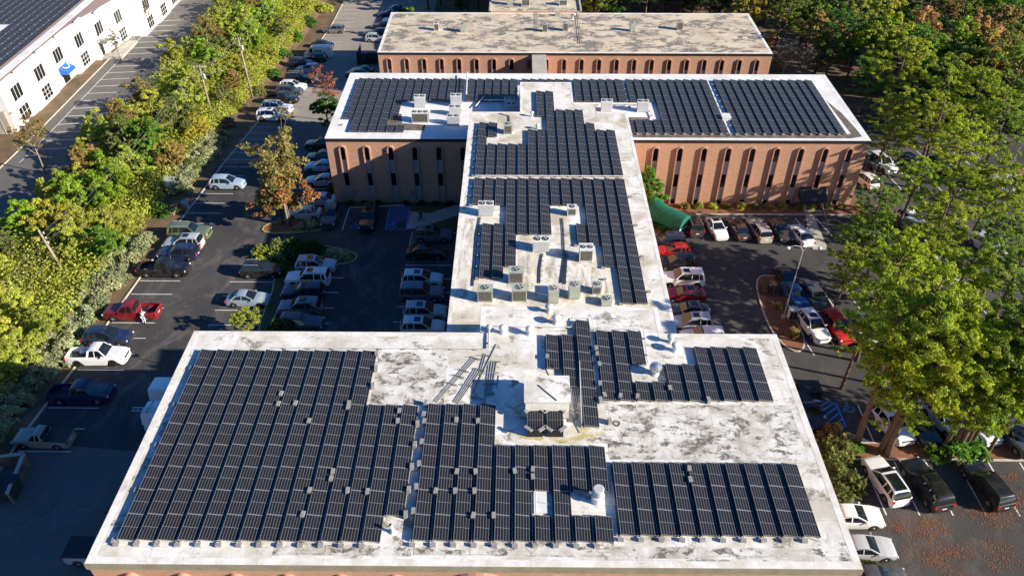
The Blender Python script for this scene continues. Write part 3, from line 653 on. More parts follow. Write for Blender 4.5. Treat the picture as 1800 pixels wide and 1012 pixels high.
block(-22.9, b2b, z2, range(13), lambda c: b2rows(0, 7) if c == 0 else b2rows(0, 9) if c < 5 else (b2rows(0, 7) + b2rows(8, 9) if c == 5 else (b2rows(0, 4) + (b2rows(8, 9) if c == 6 else []))))
block(-7.0, b2b, z2, range(6), lambda c: b2rows(0, 4)); block(.6, b2b, z2, range(6), lambda c: b2rows(0, 1))
block(8.0, b2b, z2, range(6), lambda c: b2rows(0, 4))
block(15.5, b2b, z2, range(-1, 10), lambda c: b2rows(7, 9) if c < 0 else (b2rows(0, 4) + b2rows(7, 9) if c < 3 else b2rows(0, 9)))
block(28.2, b2b, z2, range(12), lambda c: b2rows(0, 9))
near = [p for p in PANELS if p[5] and p[5] != 'upper connector array']
near.sort(key=lambda p: (p[2] < 17, p[1])); solo = near[:300]; ids = set(id(p) for p in solo)
SIDE = {'the widest array': 'truck', 'the notched centre array': 'truck', 'the three-row array': 'pipe', 'the stepped rear array': 'pipe', 'the lower connector array': 'court'}
for x, y, z, c, r_, nm in solo:
    lab = f'panel in {nm}, {ordw(c + 1)} column from the ' + ('court' if 'connector' in nm else 'van') + f' side, {ordw(r_ + 1)} row back'
    o = link('solar_panel', me_frame, None, (x, y, z)); tag(o, lab, 'solar panel', 'solar panels standing in tilted rows on the flat roofs')
    link('cell_sheet', me_cells, o)
vs, fs, uvs, mi = [], [], [], []
def add_stuff(x, y, z):
    o = len(vs); vs.extend([(x + a, y + b, z + c) for a, b, c in PV]); fs.extend([tuple(i + o for i in q) for q in PF]); uvs.extend([(0, 0)] * (4 * len(PF))); mi.extend([0] * (len(PF) - 1) + [2])
    o = len(vs); vs.extend([(x + a, y + b, z + c) for a, b, c in PC]); fs.append((o, o + 1, o + 2, o + 3)); uvs.extend(PU); mi.append(1)
for p in PANELS:
    if id(p) not in ids: add_stuff(*p[:3])
for i in range(28):
    for j in range(52):
        x, y = -82.6 - 1.5 * i, 111.5 + 2.06 * j
        if (i, j) in ((5, 9), (5, 10), (9, 14), (2, 30), (3, 30), (2, 31), (3, 31), (4, 31), (12, 6)) or (j > 24 and i < 3 and j < 31): continue
        if i > 20 and j > 30: continue
        add_stuff(x, y, 8.1)
me = uvmesh('solar_panels', vs, fs, uvs, [M['pvframe'], M['pv'], M['black']]); me.polygons.foreach_set('material_index', mi)
tag(link('solar_panels', me), 'remaining black solar panels on the connector, middle roof and white warehouse', 'solar panels', kind='stuff')

# concrete ballast blocks at module ends
bm_ = MB(); bm_.box(-.17, -.1, 0, .17, .1, .2); me_bl = bm_.mesh('ballast', M['block'])
bm_ = MB(); bm_.box(-.12, -.2, 0, .12, .2, .36); me_bl2 = bm_.mesh('ballast_upright', M['block'])
rnd = random.Random(5)
def ballast(x, y, z, lab, rz=0, up_=False):
    o = link('ballast_block', me_bl2 if up_ else me_bl, None, (x, y, z), rz); tag(o, lab, 'concrete block', 'concrete blocks weighing down the solar racks')
for c in range(13): ballast(-23.18 + PX * c + .0, 25.5 - .22, Z1, f'grey concrete block at the eave end of {ordw(c + 1)} panel column, widest array', rnd.uniform(-.1, .1))
for c in range(10): ballast(-5.98 + PX * c, 25.6 - .22, Z1, f'grey concrete block at the eave end of {ordw(c + 1)} panel column, notched centre array', rnd.uniform(-.1, .1))
for c in range(10): ballast(6.15 + PX * c, 26.05 - .22, Z1, f'grey concrete block at the eave end of {ordw(c + 1)} panel column, three-row array', rnd.uniform(-.1, .1))
for r_ in range(1, 6): ballast(-7.0 + PX * 0 + .42, 25.6 + PY * r_, Z1, f'grey upright block in the gap beside row {ordw(r_)} of the widest array', rnd.uniform(-.1, .1), True)
for r_ in range(1, 6): ballast(-6.14, 25.6 + PY * r_ + .2, Z1, f'grey upright block in the gap before row {ordw(r_)} of the notched centre array', rnd.uniform(-.1, .1), True)
for r_ in range(0, 9, 2): ballast(-23.42, 25.5 + PY * r_, Z1, f'grey block on the open van-side edge, {ordw(r_ + 1)} row of the widest array', 1.57)
for r_ in range(12):
    for c, side in ((0, 'court'),):
        if r_ in [11 - k for k in lo[0]]: ballast(-4.92, 53.24 + PY * r_, ZC, f'pale block at the court edge of row {ordw(r_ + 1)}, lower connector array', 0)
for r_ in range(7): ballast(-4.92, 74.9 + PY * r_, ZC, f'pale block at the court edge of row {ordw(r_ + 1)}, upper connector array', 0)
for r_ in range(5): ballast(-3.72, 53.24 + PY * (2 + r_), ZC, f'pale block beside the cable run, {ordw(r_ + 1)} row of the two short columns', 0)
for r_ in range(12):
    if r_ % 3 == 1: ballast(12.1, 53.24 + PY * r_, ZC, f'pale block at the tree-side end of row {ordw(r_ + 1)}, lower connector array', 0)
for r_, c in ((0, 12), (2, 11), (3, 11), (5, 9), (4, 9)): ballast(-4.7 + PX * c - .2, 53.24 + PY * r_, ZC, f'pale block at stepped inner edge, lower connector array, column {ordw(c + 1)}, row {ordw(r_ + 1)}', 0)
for r_ in range(8): ballast(27.8, b2b + PY * (8 - r_) + .3, Z2, f'pale block in the conduit gap of the middle roof, {ordw(r_ + 1)} from the rear edge', 0)
for r_ in range(5): ballast(15.2, b2b + PY * (8 - r_) + .4, Z2, f'pale block in the short gap beside the condensers, middle roof, {ordw(r_ + 1)} from rear', 0)
for r_ in range(8): ballast(-23.1, b2b + PY * (r_ + 1) + .2, Z2, f'pale block along the parking-side edge, middle roof, {ordw(r_ + 1)} from the eave', 0)
for c in range(11): ballast(15.5 + PX * c, b2b - .15, Z2, f'small pale block at eave end of {ordw(c + 1)} panel column beside connector, middle roof', 0)
for c in range(12): ballast(28.2 + PX * c, b2b - .15, Z2, f'small pale block at eave end of {ordw(c + 1)} panel column, woods end, middle roof', 0)
# blocks wedged between modules of the widest and centre arrays (sighted one by one)
PRISM = [(494, 690), (489, 708), (519, 707), (543, 738), (613, 707), (612, 714), (585, 827), (582, 839), (544, 860), (611, 860), (646, 862), (532, 902), (702, 720), (699, 738), (803, 827), (836, 827), (766, 861), (800, 861), (834, 861), (832, 904), (868, 904), (802, 736), (840, 738), (851, 704), (748, 706), (745, 726), (905, 826), (937, 823), (937, 836), (1072, 737), (1056, 700), (1055, 672), (1050, 620), (1048, 610), (1054, 638), (1212, 822), (1214, 841), (1178, 680), (1246, 700), (1091, 694), (1063, 692), (1121, 695), (962, 625), (661, 645), (655, 675), (662, 618)]
for i, (px, py) in enumerate(PRISM):
    x, y = W(px, py, Z1 + .35); ballast(x, y, Z1, f'loose grey block wedged among the near roof modules, {ordw(i + 1)} of the scattered ones', rnd.uniform(-.15, .15), True)

# ------------------------------------------------------------------ rooftop plant
def fan(root, x, y, z, r_, dark=True, m=None):
    mb = MB(); mb.lathe([(r_, 0), (r_, .035), (r_ * .9, .035)], 20, (x, y, z)); link('fan_ring', mb.mesh('fan_ring', M['black'] if dark else M['beige_metal']), root)
    mb = MB(); mb.lathe([(r_ * .88, .037), (r_ * .87, .04)], 20, (x, y, z)); mb.mi = 1
    for k in range(4):
        a = k * math.pi / 2 + .4; mb.add([(x + .05 * math.cos(a), y + .05 * math.sin(a), z + .05), (x + r_ * .8 * math.cos(a - .3), y + r_ * .8 * math.sin(a - .3), z + .05), (x + r_ * .8 * math.cos(a + .3), y + r_ * .8 * math.sin(a + .3), z + .075)], [(0, 1, 2)])
    mb.lathe([(r_ * .2, .05), (r_ * .18, .1)], 10, (x, y, z))
    link('fan_guard', mb.mesh('fan_guard', [M['black'] if m is None else m, M['grey_metal'] if dark else M['galv']]), root)
def condenser(px, py, z, wd, dp, hg, fans, lab, style='white', group='condensers on the connector roof', grille=False):
    x, y = W(px, py, z); rt = thing('condenser_unit', lab, 'air conditioner', (x, y, z), 0, group)
    m = M['white_metal'] if style == 'white' else M['beige_metal']
    mb = MB(); hw = wd / 2
    mb.box(-hw, 0, .1, hw, dp, hg)
    for sx in (-hw + .02, hw - .1): mb.box(sx, .02, 0, sx + .08, dp - .02, .099)
    mb.box(-hw - .02, -.02, hg + .0, hw + .02, dp + .02, hg + .03); link('casing', mb.mesh('casing', m), rt)
    mb = MB()
    if grille: mb.box(-hw + .1, -.015, .2, hw - .1, -.002, hg - .12); link('coil_grille', mb.mesh('coil_grille', M['grille']), rt)
    else: mb.box(-hw + .06, -.012, .16, hw - .06, -.002, hg - .1); link('access_panel', mb.mesh('access_panel', M['grey_metal'] if style == 'white' else M['beige_metal']), rt)
    mb = MB(); mb.box(hw + .001, .1, .2, hw + .015, dp - .1, hg - .12); link('side_grille', mb.mesh('side_grille', M['grille']), rt)
    r_ = min(dp * .4, wd / fans * .42)
    for k in range(fans): fan(rt, -hw + wd * (k + .5) / fans, dp / 2, hg + .03, r_, style == 'white', M['rustfan'] if style == 'rust' else None)
    mb = MB(); mb.tube([(-hw - .05, dp * .3, .3), (-hw - .25, dp * .3, .28), (-hw - .3, dp * .3, .02)], .03, 6); link('refrigerant_line', mb.mesh('line', M['black']), rt)
    return rt
CU = [
 (738.5, 190, Z2, 1.5, .9, 1.55, 2, 'white twin-fan condenser at the back of the cluster on the middle roof, parking side', 'white', False),
 (802, 188, Z2, 1.5, .9, 1.55, 2, 'white twin-fan condenser at the back of the cluster beside the connector wall', 'white', False),
 (739, 217, Z2, 2.2, .9, 1.45, 3, 'wide three-fan condenser with a dark coil in front of the parking-side unit', 'white', True),
 (800, 204, Z2, 1.6, .8, 1.2, 2, 'twin-fan condenser in the middle of the file beside the connector wall', 'white', False),
 (797, 221, Z2, 1.6, .8, 1.25, 2, 'twin-fan condenser at the front of the file beside the connector wall', 'white', False),
 (896, 190, Z2, 1.4, .8, 1.2, 2, 'shaded twin-fan condenser tucked behind the connector parapet, rear one', 'white', False),
 (899, 199, Z2, 1.4, .8, 1.2, 2, 'shaded twin-fan condenser tucked behind the connector parapet, front one', 'white', False),
 (1066, 197, Z2, 1.5, .8, 1.5, 2, 'white twin-fan condenser in the notch behind the connector corner, beside the walkway board', 'white', False),
 (1129.5, 198, Z2, 1.5, .8, 1.5, 2, 'white twin-fan condenser next to the first full panel column of the middle roof', 'white', False),
 (854.5, 381, ZC, 1.55, .85, 1.4, 2, 'white twin-fan condenser on the court-side edge of the connector', 'white', False),
 (1005, 380.5, ZC, .95, .75, 1.0, 1, 'small single-fan condenser on a tan mat inside the panel notch', 'white', True),
 (951, 444, ZC, 1.6, .9, 1.35, 2, 'white twin-fan condenser in front of the four cut-off panel columns', 'white', False),
 (1030, 461, ZC, 1.3, 1.1, 1.45, 2, 'tall white twin-fan condenser with a big dark coil on the stained roof', 'white', True),
 (907, 499, ZC, 1.35, .95, 1.35, 1, 'pale green condenser standing alone behind the row by the raised roof', 'beige', True),
 (853, 531.6, ZC, 1.35, .95, 1.35, 1, 'pale green condenser at the court end of the row by the raised roof', 'beige', True),
 (913, 531, ZC, 1.35, .95, 1.35, 1, 'pale green condenser second in the row by the raised roof', 'beige', True),
 (972.5, 534, ZC, .95, .9, 1.45, 1, 'green condenser with a rusty brown fan beside the rust-streaked vent', 'rust', False),
 (1009, 526.5, ZC, .98, .95, 1.4, 1, 'green condenser with a rusty brown fan beside the small round-cornered unit', 'rust', False),
 (1049, 518, ZC, .8, .8, .95, 1, 'small pale condenser with vertical louvres at the end of the row', 'beige', True),
 (1066, 539, ZC, .95, .9, .6, 1, 'low green condenser half hidden by the raised roof edge', 'beige', False),
 (893, 236.5, ZC, 1.0, .9, 1.2, 1, 'lone pale green condenser between panels at the rear of the connector', 'beige', True),
 (767.5, 55, Z3, .95, .9, 1.4, 1, 'rust-topped condenser, first on the far roof from the parking side', 'white', True),
 (814, 57.5, Z3, 1.0, .9, 1.5, 1, 'plain pale condenser, second on the far roof from the parking side', 'beige', False),
 (958, 57, Z3, .95, .9, 1.5, 1, 'condenser with dark coil beside the ladder rail on the far roof', 'beige', True),
 (994, 55.5, Z3, .95, .9, 1.5, 1, 'condenser with dark coil between the two rails on the far roof', 'beige', True),
 (1112, 56.5, Z3, .98, .9, 1.6, 1, 'plain pale condenser standing alone mid-way along the far roof', 'beige', False),
 (1195, 54, Z3, 1.1, .9, 1.5, 1, 'condenser with a dark coil, last one on the far roof near the woods', 'beige', True),
 (924, 12, Z3 + .32, 1.6, 1, 1.4, 2, 'condenser on the cluttered rear wing, second of its row', 'white', True),
 (990, 11, Z3 + .32, 1.6, 1, 1.2, 2, 'condenser on the cluttered rear wing beside its parapet', 'white', True),
 (897, 10, Z3 + .32, 1.2, 1, 2.2, 1, 'tall unit on the cluttered rear wing, first of its row', 'beige', False)]
for c in CU: condenser(*c[:7], c[7], c[8], 'air conditioning units on the flat roofs', c[9])
def mushroom(px, py, z, r_, h, lab, m='galv', base=None):
    x, y = W(px, py, z); rt = thing('roof_vent', lab, 'vent', (x, y, z), 0, 'mushroom vents on the near roof')
    mb = MB(); mb.lathe([(r_ * .85, 0), (r_ * .55, .12), (r_ * .5, h * .6)], 14); link('vent_stack', mb.mesh('stack', M[m]), rt)
    mb = MB(); mb.lathe([(r_ * .9, h * .6), (r_, h * .7), (r_ * .95, h * .85), (r_ * .6, h * .97), (r_ * .1, h)], 16); link('vent_hood', mb.mesh('hood', M[m], True), rt)
for a in [(965, 548, Z1, .33, .75, 'mushroom vent with orange rust streaks at the edge of the raised roof', 'galv'), (978, 568, Z1, .36, .75, 'white mushroom vent in front of the rust-streaked one', 'white_metal'),
          (884.5, 585, Z1, .34, .75, 'white mushroom vent nearest the court corner of the raised roof', 'white_metal'), (931, 587, Z1, .34, .7, 'pale mushroom vent on the conduit line, middle of the raised roof', 'white_metal'),
          (1178, 601, Z1, .3, .75, 'galvanised vent, rear one of the pair beyond the stepped array', 'galv'), (1187, 616, Z1, .36, .75, 'white hooded vent, front one of the pair beyond the stepped array', 'white_metal'),
          (860, 583, Z1, .22, .7, 'small vent at the end of the shaded conduit by the court corner', 'galv'),
          (945, 227, ZC, .28, .7, 'rust-streaked pipe vent at the rear of the connector', 'white_metal'), (935, 205, ZC, .25, .7, 'short rusty pipe vent behind the paired rear panel columns', 'white_metal')]: mushroom(*a)
mb = MB(); x, y = W(962, 556, Z1); flat(b1, 'rust_streak', [(x - .55, y - .4), (x + .6, y - .55), (x + .75, y + .1), (x + .2, y + .75), (x - .3, y + .5)], Z1 + .008, M['rust'])
x, y = W(1151, 656, Z1); rt = thing('turbine_vent', 'round ribbed metal turbine vent in the notch of the stepped array', 'vent', (x, y, Z1))
mb = MB(); mb.lathe([(.4, 0), (.26, .15), (.26, .35)], 16); link('vent_stack', mb.mesh('stack', M['galv']), rt)
mb = MB(); mb.lathe([(.2, .33), (.36, .42), (.44, .62), (.36, .85), (.15, .95), (.02, .97)], 20)
for k in range(20):
    a = k * math.pi / 10; mb.tube([(.37 * math.cos(a), .37 * math.sin(a), .42), (.455 * math.cos(a + .1), .455 * math.sin(a + .1), .62), (.37 * math.cos(a + .2), .37 * math.sin(a + .2), .85)], .012, 4)
link('turbine_head', mb.mesh('head', M['alu'], False), rt)
x, y = W(1050, 879, Z1); rt = thing('exhaust_stack', 'fat white cylinder stack in the panel notch with mesh top', 'vent', (x, y, Z1))
mb = MB(); mb.lathe([(.42, 0), (.38, .06), (.36, .5), (.42, .52), (.42, .58), (.34, .6)], 20); link('stack_body', mb.mesh('sb', M['white_metal']), rt)
mb = MB(); mb.lathe([(.33, .6), (.33, 1.15), (.35, 1.17), (.3, 1.2)], 20); link('stack_top', mb.mesh('st', M['galv']), rt)
x, y = W(691, 935, Z1); rt = thing('vent_pipe', 'white vent pipe leaning in the corner notch of the widest array', 'pipe', (x, y, Z1))
mb = MB(); mb.lathe([(.22, 0), (.12, .14), (.1, .2)], 14); link('pipe_flashing', mb.mesh('pf', M['white_metal']), rt)
mb = MB(); mb.tube([(0, 0, .15), (-.03, .02, .5), (-.1, .04, .72)], .1, 12, False); mb.mi = 1; mb.tube([(-.095, .04, .70), (-.1, .04, .72)], .085, 12); link('pipe', mb.mesh('pp', [M['white_metal'], M['black']]), rt)
x, y = W(1275, 210, Z2); rt = thing('roof_hatch', 'flat white hatch box set in the wide panel field of the middle roof', 'hatch', (x, y, Z2))
mb = MB(); mb.box(-.55, -.6, 0, .55, .6, .5); link('hatch_body', mb.mesh('hb', M['white_metal']), rt); mb = MB(); mb.box(-.6, -.65, .5, .6, .65, .58); link('hatch_lid', mb.mesh('hl', M['white_metal']), rt)
# flat hatch between panels on the near roof
x, y = W(950, 884, Z1); rt = thing('roof_curb', 'low white kerb frame with conduit in the single-panel gap of the centre array', 'roof kerb', (x, y, Z1))
mb = MB(); mb.box(-.42, -.78, 0, .42, .78, .12); link('kerb_frame', mb.mesh('kf', M['white_metal']), rt); mb = MB(); mb.tube([(-.3, -.8, .2), (-.3, .8, .2)], .03, 6); mb.tube([(-.15, .0, .15), (.5, -.15, .15)], .02, 6); link('conduit', mb.mesh('kc', M['galv']), rt)
# lift overrun house
P = [W(*p, Z1 + 1.75) for p in ((922.7, 660.4), (999.3, 660.4), (1002, 705.5), (922.7, 704.5))]
hx0, hx1, hy0, hy1 = P[0][0], P[1][0], P[3][1], P[0][1]
rt = thing('roof_house', 'white plant room with a patched flat lid standing on the near roof', 'plant room', (hx0, hy0, Z1)); hw_, hd_ = hx1 - hx0, hy1 - hy0
mb = MB(); mb.box(.04, .04, 0, hw_ - .04, hd_ - .04, 1.62); link('wall', mb.mesh('hw', M['coping']), rt)
mb = MB(); mb.box(-.06, -.06, 1.62, hw_ + .06, hd_ + .06, 1.75); link('roof_lid', mb.mesh('hlid', M['roof1']), rt)
mb = MB(); mb.tube([(.9, hd_ * .62, 1.78), (2.1, .05, 1.78)], .035, 6); link('lid_strap', mb.mesh('hs', M['grille']), rt)
# propped panels
for i, (pxa, pxb) in enumerate(((927, 954), (962, 990))):
    xa, ya = W(pxa, 768, Z1); xb, _ = W(pxb, 768, Z1); rt = thing('panel_stand', ['solar panel propped on a black crate with taped corners, beside the shaded roof corner', 'solar panel propped on a black crate with taped corners, beside the yellow stain'][i], 'solar panel', (xa, ya, Z1))
    ww = xb - xa; mb = MB(); mb.box(0, .02, 0, ww, 1.7, .66)
    for q in range(5): mb.box(.02, .0, .06 + q * .12, ww - .02, .019, .1 + q * .12)
    link('crate', mb.mesh('crate', M['black']), rt)
    mb = MB(); mb.box(-.02, -.02, .70, ww + .02, 1.74, .745); link('panel_frame', mb.mesh('pfr', M['pvframe']), rt)
    link('cell_sheet', uvmesh('pcell', [(0, 0, .75), (ww, 0, .75), (ww, 1.72, .75), (0, 1.72, .75)], [(0, 1, 2, 3)], [(0, 0), (1.04, 0), (1.04, 1.72), (0, 1.72)], M['pv']), rt)
    for cx, cy_, an in ((.05, .05, -.7), (ww - .05, .05, .7), (.05, 1.67, .7), (ww - .05, 1.67, -.7)):
        b = MB(); b.box(-.3, -.11, 0, .3, .11, .1); link('corner_block', b.mesh('cb', M['block']), rt, (cx, cy_, .76), an)
# loose rails and conduits on the near roof
M['dull'] = mottled('dull_oxidised_steel', (.24, .24, .235), (.16, .16, .155), 3, .6)
def rail_bundle(pts, lab, n=3, rad=.045, spread=.12, cross=()):
    rt = thing('rail_bundle', lab, 'metal rails', (*W(*pts[0], Z1), Z1), 0, 'loose racking rails lying on the near roof')
    A, B = Vector((*W(*pts[0], Z1), Z1 + .012)), Vector((*W(*pts[-1], Z1), Z1 + .012)); o_ = Vector((*W(*pts[0], Z1), Z1)); d = (B - A).normalized(); nrm = Vector((-d.y, d.x, 0))
    for k in range(n):
        b = MB(); o1 = nrm * (k - (n - 1) / 2) * spread; b.tube([A + o1 - o_, B + o1 + nrm * .05 * k - o_], rad, 4); link('rail', b.mesh('rail', M['dull']), rt)
    for t in cross:
        b = MB(); c = A.lerp(B, t) - o_; b.tube([c - nrm * .55 + Vector((0, 0, .1)), c + nrm * .5 + Vector((0, 0, -.02))], .03, 5); b.tube([c - nrm * .5 + Vector((0, .2, .0)), c + nrm * .45 + Vector((0, -.12, .12))], .025, 5); link('bracket', b.mesh('bk', M['dull']), rt)
rail_bundle([(765, 706), (836, 628)], 'bundle of dull rails farthest from the plant room, brackets across it', 3, cross=(.38, .55, .68, .97))
rail_bundle([(801, 708), (842, 649)], 'tidy double bundle of rails in the middle of the pile', 4, cross=(.5, .98))
rail_bundle([(831, 691), (873, 605)], 'single long grey rail crossing over the pile', 1, .06)
rail_bundle([(842, 660), (853, 622)], 'short rail pair between the tidy bundle and the long rail', 2, cross=(.9,))
rail_bundle([(857, 695), (868, 634)], 'rails next to the plant room shadow, brackets at both ends', 4, spread=.14, cross=(.3, .62, .95))
rail_bundle([(873, 682), (877, 660)], 'short bent rail offcut near the plant room shadow', 1, .04)
rail_bundle([(1003, 742), (1014, 678)], 'stacked rails and brackets wedged between plant room and narrow panel column', 5, .04, .09, cross=(.08, .14, .2, .3))
def run(name, lab, cat, pts, z, r_, m, n=6, supports=0, sm='block'):
    P_ = [Vector((*W(px, py, z), z + h)) for px, py, h in pts]; rt = thing(name, lab, cat, (P_[0].x, P_[0].y, z)); o_ = Vector((P_[0].x, P_[0].y, z))
    mb = MB(); mb.tube([p - o_ for p in P_], r_, n); link('pipe' if 'pipe' in name or 'conduit' in name else 'cable', mb.mesh(name, m), rt)
    for k in range(supports):
        p = P_[0].lerp(P_[-1], (k + .5) / supports) - o_; b = MB(); b.box(p.x - .12, p.y - .06, 0, p.x + .12, p.y + .06, max(.04, pts[0][2] - r_)); link('support', b.mesh('sup', M[sm]), rt)
    return rt
run('conduit', 'thin long conduit along the rear edge of the near roof', 'conduit', [(480, 613, .12), (857, 615, .12)], Z1, .022, M['galv'], supports=9)
run('conduit', 'grey conduit running from the court corner vent to the rail pile', 'conduit', [(859, 614, .15), (860, 578, .15), (846, 575, .15)], Z1, .06, M['galv'], supports=2)
run('conduit', 'twin white conduit across the raised roof past the mushroom vents', 'conduit', [(875, 575, .15), (1004, 577, .15), (1008, 561, .15), (1040, 561, .15), (1044, 581, .15), (1130, 580, .15)], Z1, .035, M['white_metal'], supports=5)
run('conduit', 'short conduit hugging the far edge of the paired panel columns', 'conduit', [(1131, 582, .15), (1138, 640, .15)], Z1, .04, M['galv'], supports=2)
run('conduit', 'grey conduit between the centre array and the three-row array', 'conduit', [(1076, 850, .14), (1081, 890, .14)], Z1, .05, M['galv'], supports=1)
run('pipe_rail', 'leaning pale pipe beside the plant room and the narrow panel column', 'pipe', [(1017, 655, 1.2), (1023, 762, .1)], Z1, .03, M['galv'])
run('conduit', 'white conduit across the connector between the two big panel groups', 'conduit', [(836, 311, .18), (1100, 312, .18)], ZC, .05, M['white_metal'], supports=12)
for i, (pts, lab) in enumerate([([(951, 446, .05), (947, 470, .05), (946, 498, .05)], 'black cable run below the middle twin-fan condenser'), ([(986, 384, .05), (988, 402, .05), (990, 455, .05), (984, 498, .05)], 'black cable run from the notch condenser to the green row'),
        ([(842, 382, .05), (836, 412, .05), (832, 470, .05), (829, 503, .05)], 'black cable run down the court edge of the connector'), ([(994, 446, .05), (993, 470, .05), (991, 500, .05)], 'black cable run beside the tall twin-fan condenser'), ([(877, 200, .05), (893, 205, .05), (894, 228, .05)], 'black cable feeding the lone rear condenser')]):
    rt = run('cable_run', lab, 'cables', pts, ZC, .03, M['black'], 5)
    P_ = [Vector((*W(px, py, ZC), ZC + h)) for px, py, h in pts]; o_ = Vector((P_[0].x, P_[0].y, ZC)); mb = MB(); mb.tube([p - o_ + Vector((.17, .02, 0)) for p in P_], .03, 5); link('cable', mb.mesh('c2', M['black']), rt)
    for k in range(6):
        p = P_[0].lerp(P_[-1], (k + .5) / 6) - o_; b = MB(); b.box(p.x - .15, p.y - .06, 0, p.x + .35, p.y + .04, .03); link('support', b.mesh('sup', M['block']), rt)
for i, (a, b_, h) in enumerate([((1009, 186), (1058, 186), .25), ((1071, 186), (1126, 186), .25), ((1137, 186), (1147, 208), .2), ((822, 136), (820, 176), .8), ((850, 183), (913, 183), .6), ((915, 158), (913, 178), .5), ((836, 192), (850, 175), .4)]):
    run('pipe_run', ['white board-like duct behind the connector corner', 'white duct linking the two notch condensers', 'white drain pipe dropping beside the first full column', 'tall galvanised riser in the conduit gap of the middle roof', 'shaded pipe rail behind the connector parapet', 'short shaded riser against the connector corner', 'diagonal shaded pipe brace behind the connector'][i], 'pipe', [(*a, h), (*b_, h)], Z2, .07, M['white_metal'], supports=3)
for i, (a, b_) in enumerate([((942, 12), (942, 58)), ((1012, 14), (1019, 78))]):
    A, B = W(*a, Z3), W(*b_, Z3); rt = thing('ladder_rail', ['dark ladder-like rail lying beside the parapet of the far roof', 'dark ladder-like rail crossing the far roof'][i], 'rail', (*A, Z3)); b = MB()
    for s_ in (0, .35): b.tube([(s_, 0, .15), (B[0] - A[0] + s_, B[1] - A[1], .15)], .03, 5)
    link('rail', b.mesh('lr', M['grille']), rt); b = MB()
    for k in range(14): t = k / 14; b.tube([((B[0] - A[0]) * t, (B[1] - A[1]) * t, .15), ((B[0] - A[0]) * t + .35, (B[1] - A[1]) * t, .15)], .02, 4)
    link('rung', b.mesh('rg', M['grille']), rt)
x, y = W(980, 28, Z3); rt = thing('roof_scupper_box', 'small grey box casting a blue shade near the rear parapet of the far roof', 'box', (x, y, Z3)); b = MB(); b.box(-.5, -.3, 0, .5, .3, .5); link('box_body', b.mesh('bb', M['beige_metal']), rt); b = MB(); b.box(-.55, -.35, .5, .55, .35, .55); link('box_lid', b.mesh('bl2', M['beige_metal']), rt)
x, y = W(1006, 34, Z3); rt = thing('gooseneck_vent', 'white gooseneck vent beside the rail on the far roof', 'vent', (x, y, Z3)); b = MB(); b.tube([(0, 0, 0), (0, 0, .8), (.15, 0, 1.0), (.35, 0, .95), (.4, 0, .75)], .2, 10); link('vent_pipe', b.mesh('gn', M['white_metal'], True), rt); b = MB(); b.lathe([(.3, 0), (.22, .1)], 10); link('vent_base', b.mesh('gb', M['white_metal']), rt)

# ------------------------------------------------------------------ vehicles
SPEC = {  # length, width, height, deck profile (s from rear 0 to front 1, z), cabin (rear base, rear roof, front roof, screen base) as s, belt z, roof z, wheel s rear/front, wheel r
 'sedan': (4.75, 1.84, [(0, .62), (.015, .9), (.06, 1.0), (.2, 1.03), (.7, .98), (.78, .96), (.94, .80), (.985, .68), (1, .5)], (.10, .27, .50, .70), .97, 1.45, (.19, .80), .33),
 'hatch': (4.2, 1.78, [(0, .62), (.012, .95), (.04, 1.03), (.7, .99), (.78, .97), (.94, .84), (.985, .7), (1, .5)], (.03, .12, .48, .71), .99, 1.50, (.17, .81), .32),
 'suv': (4.8, 1.92, [(0, .7), (.01, 1.02), (.03, 1.12), (.7, 1.08), (.76, 1.07), (.93, .98), (.985, .84), (1, .55)], (.02, .095, .52, .70), 1.10, 1.70, (.19, .80), .37),
 'bigsuv': (5.1, 2.0, [(0, .75), (.01, 1.1), (.03, 1.2), (.7, 1.17), (.76, 1.15), (.94, 1.08), (.985, .95), (1, .6)], (.012, .06, .54, .69), 1.18, 1.86, (.19, .80), .40),
 'pickup': (5.85, 2.02, [(0, .8), (.006, 1.18), (.70, 1.22), (.76, 1.20), (.94, 1.13), (.985, .98), (1, .6)], (.385, .42, .60, .715), 1.2, 1.90, (.20, .80), .41),
 'smallpickup': (5.1, 1.78, [(0, .7), (.006, 1.02), (.66, 1.05), (.74, 1.03), (.94, .95), (.985, .82), (1, .55)], (.42, .455, .59, .70), 1.03, 1.62, (.20, .80), .35),
 'van': (5.7, 2.05, [(0, .7), (.008, 1.15), (.80, 1.18), (.86, 1.16), (.95, 1.02), (.985, .85), (1, .5)], (.004, .02, .72, .855), 1.17, 2.35, (.2, .83), .36),
}
_cm = {}
def sstep(K, s):
    for (a, za), (b, zb) in zip(K, K[1:]):
        if s <= b: return za + (zb - za) * (s - a) / (b - a)
    return K[-1][1]
